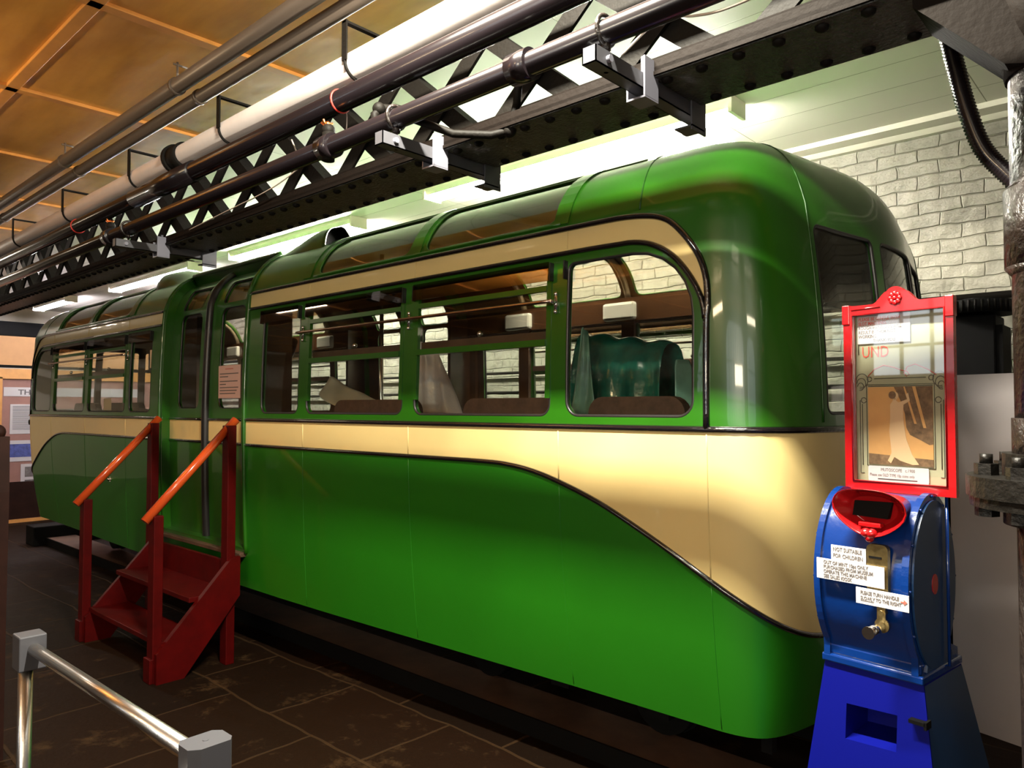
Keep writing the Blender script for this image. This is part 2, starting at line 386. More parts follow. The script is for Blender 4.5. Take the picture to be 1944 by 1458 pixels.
# ================================================================== LIGHTS (lamps of the room, added fills)
tube_cold = emit('cool_fluorescent_tube', (1.0, 0.94, 0.86), 310)
tube_far = emit('violet_white_fluorescent_tube', (0.93, 0.88, 1.0), 120)
def batten_light(name, label, x0, x1, y, zc, mat, tubes=2, group=None, wid=0.17):
    t = thing(name, label, 'ceiling light', ((x0+x1)/2, y, zc), 0, group)
    L = (x1-x0)/2
    b = BM(); prism(b, [(-wid/2, 0), (-wid/2, -0.03), (-wid/2+0.02, -0.065), (wid/2-0.02, -0.065), (wid/2, -0.03), (wid/2, 0)], 'x', -L, L)
    obj('housing', b, M['fixture'], t)
    for s in (-1, 1):
        b = BM(); box(b, s*L-0.012, s*L+0.012, -wid/2-0.006, wid/2+0.006, -0.10, 0.0, bev=0.003); obj('end_cap', b, M['fixture'], t)
    for k in range(tubes):
        yy = 0 if tubes == 1 else (-0.04 if k == 0 else 0.04)
        b = BM(); cyl(b, (-L+0.03, yy, -0.085), (L-0.03, yy, -0.085), 0.013, 12); obj('tube', b, mat, t)
    return t
batten_light('fluorescent_light', 'long cream fluorescent fitting over the near end of the green tram', -4.45, -1.86, 3.93, ZC, tube_cold)
batten_light('fluorescent_light', 'glowing fluorescent fitting above the tram roof, second farthest', -11.2, -8.7, 3.95, ZC-0.02, tube_far)
batten_light('fluorescent_light', 'short glowing fluorescent fitting at the far end of the white ceiling', -14.3, -12.7, 3.85, ZC-0.02, tube_far)
batten_light('fluorescent_light', 'fluorescent fitting over the middle of the tram roof', -7.9, -5.6, 4.05, ZC, emit('mid_fluorescent_tube', (1.0, 0.94, 0.86), 300))
def area(name, loc, size, rot, power, col):
    l = bpy.data.lights.new(name, 'AREA'); l.shape = 'RECTANGLE'; l.size, l.size_y = size; l.energy = power; l.color = col
    o = bpy.data.objects.new(name, l); COL.objects.link(o); o.location = loc; o.rotation_euler = rot; return o
# fluorescent tube hung from the plywood ceiling just above and in front of the viewer
area('ceiling_tube_lamp', (-1.15, 1.02, 3.24), (1.0, 0.06), (math.radians(18), 0, 0), 215, (1.0, 0.94, 0.78))
# lamp behind the viewer; the fills after it are added
area('rear_lamp', (1.9, -1.9, 2.95), (1.2, 0.12), (math.radians(52), 0, math.radians(24)), 15, (1.0, 0.86, 0.62))
area('left_rear_fill', (-2.0, -3.2, 3.1), (1.2, 0.12), (math.radians(60), 0, math.radians(25)), 24, (1.0, 0.74, 0.44))  # fill light added to brighten the left cream panels
area('cream_band_fill', (0.6, -4.0, 2.25), (1.2, 0.35), (PI/2, 0, math.radians(12)), 46, (1.0, 0.84, 0.60))  # added light for the upper cream band, reaching in under the pipes
area('ceiling_fill', (-4.7, -0.4, 2.7), (0.5, 0.3), (PI, 0, 0), 42, (1.0, 0.76, 0.46))  # upward light added to brighten the plywood ceiling
area('aisle_lamp', (-8.8, -0.6, 3.26), (1.2, 0.12), (0, 0, 0), 22, (1.0, 0.80, 0.56))
area('far_aisle_lamp', (-11.2, 1.2, 3.25), (1.2, 0.3), (0, 0, 0), 55, (1.0, 0.88, 0.72))
def globe(name, loc, power, col, r=0.09):
    l = bpy.data.lights.new(name, 'POINT'); l.energy = power; l.color = col; l.shadow_soft_size = r
    o = bpy.data.objects.new(name, l); COL.objects.link(o); o.location = loc; return o

# ================================================================== TRAM
XM = -5.08            # mirror plane of the car
YC = 3.35             # centre line
ZW = 1.505            # waist
def bez(p, n):
    out = []
    for i in range(n+1):
        t = i/n; q = [Vector(a) for a in p]
        while len(q) > 1: q = [q[k].lerp(q[k+1], t) for k in range(len(q)-1)]
        out.append(q[0])
    return out
cp = bez([(-1.28, 2.35), (-1.0, 2.35), (-0.955, 2.50), (-0.91, 2.77)], 40)[:-1]+bez([(-0.91, 2.77), (-0.872, 3.06), (-0.83, 3.16), (-0.83, 3.35)], 24)
sv = [-1.28]
for i in range(1, len(cp)): sv.append(sv[-1]+(cp[i]-cp[i-1]).length)
SN = sv[-1]
def plan(s):
    """point and outward normal on the waist outline of the near half (s = X on the straight side)"""
    mir = s > SN
    if mir: s = 2*SN-s
    if s <= -1.28: p = Vector((s, 2.35)); n = Vector((0, -1))
    else:
        i = max(k for k in range(len(sv)) if sv[k] <= s+1e-9); i = min(i, len(sv)-2)
        t = (s-sv[i])/(sv[i+1]-sv[i]); p = cp[i].lerp(cp[i+1], t)
        a = (cp[min(i+1, len(cp)-1)]-cp[max(i-1, 0)]).normalized(); b = (cp[min(i+2, len(cp)-1)]-cp[i]).normalized()
        d = a.lerp(b, t)
        if i >= len(sv)-2: d = a.lerp(Vector((0, 1)), t)
        if i == 0: d = Vector((1, 0)).lerp(b, t)
        d.normalize(); n = Vector((d.y, -d.x))
    if mir: p = Vector((p.x, 2*YC-p.y)); n = Vector((n.x, -n.y))
    return p, n
ptab = [(0.03, 2.31), (0.045, 2.355), (0.072, 2.42), (0.115, 2.485), (0.17, 2.540), (0.24, 2.585), (0.33, 2.622), (0.46, 2.655), (0.65, 2.682), (0.82, 2.695), (1.0, 2.70)]
def cat(tab, n=6):
    out = []
    for i in range(len(tab)-1):
        if (Vector(tab[i+1])-Vector(tab[i])).length > 1.0: out.append(Vector(tab[i])); continue
        p0 = Vector(tab[max(i-1, 0)]); p1 = Vector(tab[i])
        if (p1-p0).length > 1.0: p0 = p1*2-Vector(tab[i+1])
        p2 = Vector(tab[i+1]); p3 = Vector(tab[min(i+2, len(tab)-1)])
        for k in range(n):
            t = k/n
            out.append(0.5*((2*p1)+(p2-p0)*t+(2*p0-5*p1+4*p2-p3)*t*t+(3*p1-p0-3*p2+p3)*t*t*t))
    out.append(Vector(tab[-1])); return out
pr = cat(ptab); pv = [2.31]
for i in range(1, len(pr)): pv.append(pv[-1]+(pr[i]-pr[i-1]).length)
VT = pv[-1]
def prof(v):
    v = min(max(v, 2.31), VT-1e-9)
    i = max(k for k in range(len(pv)-1) if pv[k] <= v+1e-9)
    t = (v-pv[i])/(pv[i+1]-pv[i]); return pr[i].lerp(pr[i+1], t)
def v_of_z(z):
    for i in range(len(pr)-1):
        if pr[i].y <= z <= pr[i+1].y: return pv[i]+(pv[i+1]-pv[i])*(z-pr[i].y)/(pr[i+1].y-pr[i].y)
def smooth(t): t = min(max(t, 0), 1); return t*t*(3-2*t)
def S0(s, v, off=0.0):
    p, n = plan(s); sm = s if s <= SN else 2*SN-s
    z = min(v, 2.31)
    if z < 1.5:
        tk = 0.035+0.075*smooth((sm+4.2)/2.9)
        d = tk*((1.5-z)/1.06)**2
    else:
        d = 0.03*((z-1.5)/0.81)**2*(1+1.0*smooth((sm+1.28)/0.5))
    q = p-n*d
    if v > 2.31:
        wz = prof(v); f = (wz.x-0.03)/0.97
        if sm < -1.75: Q = Vector((p.x, YC))
        else: Q = Vector((-1.75, YC))
        q = q.lerp(Q, f); z = wz.y
    return Vector((q.x, q.y, z))
def surf(s, v, off=0.0):
    P = S0(s, v)
    if off:
        e = 0.004
        a = S0(s+e, v)-S0(s-e, v); b = S0(s, v+e)-S0(s, v-e)
        n = a.cross(b)
        if n.length > 1e-12: P = P+n.normalized()*off
    return P
# ---- curves on the side (s, v)
stripe = [(-5.08, 1.345), (-2.80, 1.345), (-2.65, 1.345), (-2.52, 1.345), (-2.40, 1.345), (-2.25, 1.343), (-2.16, 1.337), (-2.05, 1.322), (-1.91, 1.288), (-1.70, 1.216), (-1.48, 1.112), (-1.26, 0.993), (-1.10, 0.905), (-0.98, 0.848), (-0.86, 0.806), (-0.72, 0.778), (-0.5, 0.765), (-0.2, 0.765), (SN, 0.765)]
def interp(tab, s):
    if s <= tab[0][0]: return tab[0][1]
    for i in range(len(tab)-1):
        if tab[i][0] <= s <= tab[i+1][0]:
            t = (s-tab[i][0])/(tab[i+1][0]-tab[i][0]); return tab[i][1]*(1-t)+tab[i+1][1]*t
    return tab[-1][1]
st = [tuple(q) for q in cat(stripe, 5)]
DOOR = -4.45
upper = [(DOOR, 2.312), (-2.15, 2.312), (-2.0, 2.312), (-1.87, 2.312), (-1.75, 2.312), (-1.60, 2.310), (-1.50, 2.300), (-1.43, 2.283), (-1.374, 2.250), (-1.311, 2.182), (-1.262, 2.107), (-1.236, 2.026), (-1.230, 1.93)]
lower = [(DOOR, 2.210), (-2.15, 2.210), (-2.0, 2.210), (-1.87, 2.210), (-1.75, 2.210), (-1.62, 2.208), (-1.54, 2.205), (-1.46, 2.185), (-1.375, 2.134), (-1.305, 2.055), (-1.255, 1.965), (-1.238, 1.88)]
uc = [tuple(q) for q in cat(upper, 5)]; lc = [tuple(q) for q in cat(lower, 5)]
post = (-1.235, 1.90)
def densify(poly, d=0.06):
    out = []
    for i in range(len(poly)):
        a = poly[i]; b = poly[(i+1) % len(poly)]; L = math.hypot(b[0]-a[0], b[1]-a[1]); k = max(1, int(L/d))
        for j in range(k): out.append((a[0]+(b[0]-a[0])*j/k, a[1]+(b[1]-a[1])*j/k))
    return out
def s_of_y(y):  # arclength on the end where the plan reaches this y
    return min((abs(cp[i].y-y), sv[i]) for i in range(len(cp)))[1]
side_wins = {'A': (-4.245, -3.825), 'B': (-3.74, -2.88), 'C': (-2.79, -1.935), 'D': (-1.85, -1.285)}
wins = {}
for k, (a, b) in side_wins.items():
    r4 = (0.05, 0.05, 0.03, 0.03) if k != 'D' else (0.06, 0.06, 0.26, 0.03)
    wins[k] = densify(rrect(a, b, 1.548, 2.165, 0.05, 6, r4))
vg0, vg1 = 2.350, v_of_z(2.598)
roofg = {'RB': (-3.70, -2.88), 'RC': (-2.77, -1.93)}
for k, (a, b) in roofg.items():
    wins[k] = densify(rrect(a, b, vg0, vg1, 0.05, 5))
sE0, sE1, sE2 = s_of_y(2.66), s_of_y(3.07), s_of_y(3.135)
wins['E1'] = densify(rrect(sE0, sE1, 1.56, 2.235, 0.03, 4))
wins['E2'] = densify(rrect(sE2, 2*SN-sE2, 1.56, 2.235, 0.03, 4))
def mirp(poly): return [(2*SN-x, z) for x, z in poly][::-1]
allw = dict(wins)
for k in list(wins):
    if k != 'E2': allw[k+'m'] = mirp(wins[k])
SE = 2*SN-XM
vd0, vd1 = 0.66, v_of_z(2.59)
def inpoly(p, poly):
    x, y = p; c = False; n = len(poly); j = n-1
    for i in range(n):
        xi, yi = poly[i]; xj, yj = poly[j]
        if (yi > y) != (yj > y) and x < (xj-xi)*(y-yi)/(yj-yi)+xi: c = not c
        j = i
    return c
band_in = [(DOOR, ZW)]+lc+[post, (-1.235, ZW)]
band_out = uc+[post]+lc[::-1]
# ---- triangulate the unrolled shell
V2 = []; E2 = []
def addline(pts, closed=False):
    b = len(V2); V2.extend(Vector(p) for p in pts)
    for i in range(len(pts)-1): E2.append((b+i, b+i+1))
    if closed: E2.append((b+len(pts)-1, b))
def addl(pts, closed=False, mir=True):
    if not closed:
        q = []
        for i in range(len(pts)-1):
            L = math.hypot(pts[i+1][0]-pts[i][0], pts[i+1][1]-pts[i][1]); k = max(1, int(L/0.06))
            q += [(pts[i][0]+(pts[i+1][0]-pts[i][0])*j/k, pts[i][1]+(pts[i+1][1]-pts[i][1])*j/k) for j in range(k)]
        pts = q+[pts[-1]]
    addline(pts, closed)
    if mir: addline([(2*SN-x, z) for x, z in pts], closed)
ZB = 0.44
addl([(XM, ZB), (SE, ZB)], mir=False); addl([(XM, VT), (SE, VT)], mir=False)
addl([(XM, ZB), (XM, VT)]); addl([(XM, ZW), (SE, ZW)], mir=False)
addl(st); addl(uc); addl(lc); addl([uc[-1], post, (-1.235, ZW)]); addl([lc[-1], post])
addl([(DOOR, vd0), (DOOR, vd1)]); addl([(XM, vd0), (DOOR, vd0)]); addl([(XM, vd1), (DOOR, vd1)])
for k, p in allw.items(): addline(p, True)
cons = [Vector(v) for v in V2]
from mathutils import kdtree
kd = kdtree.KDTree(len(cons))
for i, c in enumerate(cons): kd.insert((c.x, c.y, 0), i)
kd.balance()
s = XM+0.05
while s < SE:
    sm = s if s <= SN else 2*SN-s
    v = ZB+0.05
    while v < VT-0.01:
        if kd.find((s, v, 0))[2] > 0.017: V2.append(Vector((s, v)))
        v += 0.035 if (2.28 < v < 2.75) else 0.07
    s += 0.06 if sm < -1.35 else 0.032
rv, re_, rf = delaunay_2d_cdt(V2, E2, [], 0, 1e-5)[:3]
regs = {'lower_panel': [], 'cream_panel': [], 'window_band': [], 'cream_band': [], 'roof_shell': []}
for f in rf:
    c = (sum(rv[i].x for i in f)/3, sum(rv[i].y for i in f)/3)
    if not (XM-1e-4 < c[0] < SE+1e-4 and ZB < c[1] < VT): continue
    m = c if c[0] <= SN else (2*SN-c[0], c[1])
    if m[0] < DOOR and vd0 < m[1] < vd1: continue
    hit = False
    for k, p in wins.items():
        if inpoly(m, p) or (k == 'E2' and inpoly(c, p)): hit = True; break
    if hit: continue
    if m[1] < interp(st, m[0]) - 0: regs['lower_panel'].append(f)
    elif m[1] < ZW: regs['cream_panel'].append(f)
    elif inpoly(m, band_in): regs['window_band'].append(f)
    elif inpoly(m, band_out): regs['cream_band'].append(f)
    else: regs['roof_shell'].append(f)
tram = thing('tramcar', 'long green and cream vintage railcar with rounded ends standing on timber beams', 'railcar', (XM, YC, 0))
TM = Matrix.Translation((-XM, -YC, 0))
def half(bm_fn, name, mat, flipfix=True, **kw):
    """build for near half (h=0) and mirrored far half (h=1), parented to the tram"""
    res = []
    for h in (0, 1):
        b = BM(); bm_fn(b)
        if h == 1:
            for v in b.verts: v.co.x = 2*XM-v.co.x
            bmesh.ops.reverse_faces(b, faces=b.faces)
        bmesh.ops.transform(b, matrix=TM, verts=b.verts)
        res.append(obj(name, b, mat, kw.get('parent', (tram, tram))[h], smooth=kw.get('smooth', False)))
    return res
def S0n(s, v):
    e = 0.004; v = min(max(v, ZB+e), VT-2*e)
    a = S0(s+e, v)-S0(s-e, v); b = S0(s, v+e)-S0(s, v-e); n = a.cross(b)
    return n.normalized() if n.length > 1e-12 else Vector((0, 0, 1))
def shell_mesh(name, uv, faces, pos, nrm, th, mats, parent, mirror=False, midx=None):
    """closed thin shell with exact surface normals; inner skin takes the second material"""
    used = sorted({i for f in faces for i in f}); mp_ = {i: k for k, i in enumerate(used)}; n = len(used)
    P = [pos(uv[i].x, uv[i].y) for i in used]; N = [nrm(uv[i].x, uv[i].y) for i in used]
    V = list(P)+[p-q*th for p, q in zip(P, N)]; NN = list(N)+[-q for q in N]; F = []; MI = []
    cnt = {}
    for k_, f in enumerate(faces):
        t = [mp_[i] for i in f]
        if (P[t[1]]-P[t[0]]).cross(P[t[2]]-P[t[0]]).dot(N[t[0]]) < 0: t = t[::-1]
        m_ = midx[k_] if midx else 0
        F.append(t); MI.append(m_); F.append([i+n for i in t[::-1]]); MI.append(len(mats)-1)
        for j in range(3):
            e = (t[j], t[(j+1) % 3]); cnt[e] = m_
    for (i, j), m_ in cnt.items():
        if (j, i) not in cnt:
            q = [P[i], P[j], V[j+n], V[i+n]]; nn = (q[3]-q[0]).cross(q[1]-q[0])
            nn = nn.normalized() if nn.length > 0 else N[i]
            b0 = len(V); V += q; NN += [nn]*4; F.append([b0, b0+3, b0+2, b0+1]); MI.append(m_)
    if mirror:
        V = [Vector((2*XM-v.x, v.y, v.z)) for v in V]; NN = [Vector((-q.x, q.y, q.z)) for q in NN]; F = [f[::-1] for f in F]
    V = [TM @ v for v in V]
    me = bpy.data.meshes.new(name); me.from_pydata([tuple(v) for v in V], [], F); me.update()
    for m_ in mats: me.materials.append(m_)
    me.polygons.foreach_set('material_index', MI); me.polygons.foreach_set('use_smooth', [True]*len(F))
    me.normals_split_custom_set_from_vertices([tuple(q) for q in NN])
    o = bpy.data.objects.new(name, me); COL.objects.link(o); o.parent = parent; return o
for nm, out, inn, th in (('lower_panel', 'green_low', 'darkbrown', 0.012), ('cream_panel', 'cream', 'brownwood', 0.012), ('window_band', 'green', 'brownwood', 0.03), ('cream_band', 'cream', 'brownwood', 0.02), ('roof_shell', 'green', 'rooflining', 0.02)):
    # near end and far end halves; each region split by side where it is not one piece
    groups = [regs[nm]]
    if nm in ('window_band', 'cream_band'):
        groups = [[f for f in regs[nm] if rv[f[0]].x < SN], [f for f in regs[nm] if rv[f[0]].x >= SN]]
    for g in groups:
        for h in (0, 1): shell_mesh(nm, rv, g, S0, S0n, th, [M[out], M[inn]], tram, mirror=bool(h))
# ---- beads
def poly3(pts, off, d=0.05, closed=False):
    q = []
    n = len(pts)
    for i in range(n if closed else n-1):
        a = pts[i]; b = pts[(i+1) % n]; L = math.hypot(b[0]-a[0], b[1]-a[1]); k = max(1, int(L/d))
        q += [(a[0]+(b[0]-a[0])*j/k, a[1]+(b[1]-a[1])*j/k) for j in range(k)]
    if not closed: q.append(pts[-1])
    return [surf(x, z, off) for x, z in q]
def beadfn(lines, r, off=0.0, closed=False, n=8):
    def fn(b):
        for L in lines: tube(b, poly3(L, off, closed=closed), r, n, closed=closed)
    return fn
def mirl(L): return [(2*SN-x, z) for x, z in L]
half(beadfn([[(-4.45, ZW), (SE+0.62, ZW)][0:1]+[(2*SN+4.45, ZW)]], 0.0125), 'waist_bead', M['bead'])
half(beadfn([[(DOOR, 1.345)]+st[1:], mirl([(DOOR, 1.345)]+st[1:])], 0.011), 'stripe_bead', M['bead'])
half(beadfn([uc+[post, (-1.235, ZW)]], 0.0125), 'upper_bead', M['bead'])
half(beadfn([mirl(uc+[post, (-1.235, ZW)])], 0.0125), 'upper_bead', M['bead'])
half(beadfn([lc+[post]], 0.0115), 'band_bead', M['bead'])
half(beadfn([mirl(lc+[post])], 0.0115), 'band_bead', M['bead'])
def bar(b, x0, x1, z0, z1, off0, off1, m=0):
    """a flat bar following the skin between two surface offsets"""
    nx = max(1, int((x1-x0)/0.1)); nz = max(1, int((z1-z0)/0.05)) if z1 > 2.31 and z1-z0 > 0.1 else 1
    if nz > nx: nx_, nz_ = nx, nz
    def P(i, j, o): 
        x = x0+(x1-x0)*i/nx; xx = 2*SN-x if m else x
        return surf(xx, z0+(z1-z0)*j/nz, o)
    G = [[[b.verts.new(P(i, j, o)) for j in range(nz+1)] for i in range(nx+1)] for o in (off0, off1)]
    fs = []
    for i in range(nx):
        for j in range(nz):
            for k in (0, 1): fs.append(b.faces.new((G[k][i][j], G[k][i+1][j], G[k][i+1][j+1], G[k][i][j+1])))
        for j in (0, nz): fs.append(b.faces.new((G[0][i][j], G[0][i+1][j], G[1][i+1][j], G[1][i][j])))
    for j in range(nz):
        for i in (0, nx): fs.append(b.faces.new((G[0][i][j], G[0][i][j+1], G[1][i][j+1], G[1][i][j])))
    bmesh.ops.recalc_face_normals(b, faces=fs)
# seams of the panels
seamg = M['green']
def seamfn(lines, r=0.0025):
    return beadfn(lines, r, 0.0, n=6)
for m in (0, 1):
    mm = mirl if m else (lambda L: L)
    for x in (-3.77, -2.83, -1.89, -1.235):
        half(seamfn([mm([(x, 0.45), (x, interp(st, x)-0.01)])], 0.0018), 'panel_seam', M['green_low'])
        half(seamfn([mm([(x, interp(st, x)+0.01), (x, 1.49)])], 0.003), 'panel_seam', M['cream'])
    for x in (-3.75, -2.81, -1.86): half(seamfn([mm([(x, 2.225), (x, 2.30)])], 0.003), 'panel_seam', M['cream'])
    for L in [[(x, 2.33), (x, VT-0.25)] for x in (-4.43, -3.76, -1.87, -1.52)]+[[(sE0-0.03, 1.53), (sE0-0.03, 2.31), (sE0-0.06, 2.50), (sE0-0.14, 2.75), (sE0-0.22, VT-0.2)]]:
        half(seamfn([mm(L)], 0.004), 'roof_joint', M.setdefault('joint', paint('dark_green_joint', (0.008, 0.06, 0.004), 0.4)))
    for x in (-3.79, -2.825, -1.90):
        half(lambda b: bar(b, x-0.038, x+0.038, 2.335, vg1+0.04, 0.0, 0.007, m), 'roof_rib', M['green'])
    half(beadfn([mm([(-3.72, 2.338), (-1.90, 2.338)])], 0.007, 0.003), 'roof_moulding', M['green'])
    half(beadfn([mm([(-3.9, vg1+0.015), (-1.6, vg1+0.015)])], 0.006), 'roof_moulding', M['green'])
# ---- windows: gasket > pane, louvre, ventilator bars
def fill(poly):
    pts = [Vector(p) for p in poly]; x0 = min(p.x for p in pts); x1 = max(p.x for p in pts); z0 = min(p.y for p in pts); z1 = max(p.y for p in pts)
    ed = [(i, (i+1) % len(pts)) for i in range(len(pts))]
    xx = x0+0.08
    while xx < x1:
        zz = z0+0.08
        while zz < z1:
            if inpoly((xx, zz), poly) and min((Vector((xx, zz))-p).length for p in pts) > 0.03: pts.append(Vector((xx, zz)))
            zz += 0.07
        xx += 0.07
    a, _, fs = delaunay_2d_cdt(pts, ed, [], 1, 1e-5)[:3]
    return [(f) for f in fs if inpoly([sum(a[i].x for i in f)/3, sum(a[i].y for i in f)/3], poly)], a
for k, p in allw.items():
    roofw = k.startswith('R'); end = k.startswith('E')
    nm = 'roof_light' if roofw else 'window'
    gs = half(beadfn([p], 0.0075 if not roofw else 0.006, -0.006, closed=True), nm, M['rubber'] if not roofw else M['green'])
    ff, aa = fill(p)
    for h in (0, 1): shell_mesh('pane', aa, ff, lambda x, v: surf(x, v, -0.012), S0n, 0.002, [M['roofglass'] if roofw else M['glass']]*2, gs[h], mirror=bool(h))
    base = k[0]; m = 1 if k.endswith('m') else 0
    if not roofw and not end:
        a, c = side_wins[base]
        # glass louvre along the top edge with black end bracket
        if base != 'D':
            half(lambda b: bar(b, a+0.0, c+0.0, 2.10, 2.178, 0.022, 0.026, m), 'louvre', M['brownglass'], parent=gs)
        for xx in (a-0.006, c+0.006) if base != 'D' else (a-0.006,):
            half(lambda b: bar(b, xx-0.003, xx+0.003, 2.10, 2.175, 0.0, 0.024, m), 'louvre_bracket', M['rubber'], parent=gs)
    if base in 'BC' and not roofw:
        for q in ((a+0.02, c-0.02, 1.835, 1.862, -0.010, 0.012), (a+0.02, c-0.02, 2.062, 2.085, -0.01, 0.008), (a-0.004, a+0.022, 1.62, 2.165, -0.012, 0.006), (c-0.022, c+0.004, 1.62, 2.165, -0.012, 0.006)):
            half(lambda b: bar(b, *q, m), 'ventilator_bar', M['green'], parent=gs)
        half(lambda b: bar(b, a+0.02, c-0.02, 1.862, 1.90, -0.03, -0.024, m), 'inner_rail', M['timber'], parent=gs)
        def knob(b):
            q = surf((a+c)/2 if not m else 2*SN-(a+c)/2, 1.915, -0.02); sphere(b, q, 0.014)
        half(knob, 'ventilator_knob', M['chrome'], parent=gs)
# guard bar over the two middle windows
for m in (0, 1):
    def gb(b):
        L = [(-3.79, 2.010), (-1.90, 2.010)]; tube(b, poly3(mirl(L) if m else L, 0.045), 0.008, 10)
    hs = half(gb, 'guard_bar', M['copperbar'])
    for x in (-3.785, -2.835, -1.905):
        def gbr(b):
            xx = 2*SN-x if m else x
            tube(b, [surf(xx, 2.045, 0.004), surf(xx, 1.972, 0.004)], 0.009, 8)
            tube(b, [surf(xx, 2.010, 0.0), surf(xx, 2.010, 0.048)], 0.008, 8)
            for zz in (2.045, 1.972): sphere(b, surf(xx, zz, 0.006), 0.010)
        half(gbr, 'bar_bracket', M['chrome'], parent=hs)
# roof scoops beside the door
def scoop(b, m):
    rows = []
    v0 = v_of_z(2.555); vs_ = [v0+t*(0.27/12) for t in range(13)]; n = 16
    for i in range(n+1):
        t = i/n; x = -4.50+0.58*t
        h = 0.004+0.085*smooth(t*1.15)
        row = []
        for j, vv in enumerate(vs_):
            q = j/12; prof_ = math.sin(PI*0.5*min(q*2.2, 1)) if q < 0.75 else math.cos(PI*0.5*(q-0.75)/0.25)
            xx = 2*SN-x if m else x
            row.append(b.verts.new(surf(xx-(0.07*(1-q))*(-1 if m else 1)*t*-1, vv, h*prof_-0.004)))
        rows.append(row)
    fs = []
    for i in range(n):
        for j in range(12): fs.append(b.faces.new((rows[i][j], rows[i+1][j], rows[i+1][j+1], rows[i][j+1])))
    for f in fs: f.smooth = True
    R0 = rows[n]; c = sum((v.co for v in R0), Vector())/len(R0)
    R1 = [b.verts.new(c+(v.co-c)*0.93) for v in R0]; R2 = [b.verts.new(v.co+Vector((-0.09, 0, 0))) for v in R1]
    L = len(R0)
    for A, B in ((R0, R1), (R1, R2)):
        for j in range(L):
            fs.append(b.faces.new((A[j], A[(j+1) % L], B[(j+1) % L], B[j])))
            if B is R2: fs[-1].material_index = 1
    fs.append(b.faces.new(R2)); fs[-1].material_index = 1  # inside of the scoop coloured black for the shade in it
    bmesh.ops.recalc_face_normals(b, faces=list(set(fs)))
for m in (0, 1):
    half(lambda b: scoop(b, m), 'roof_scoop', [M['green'], M['black']])
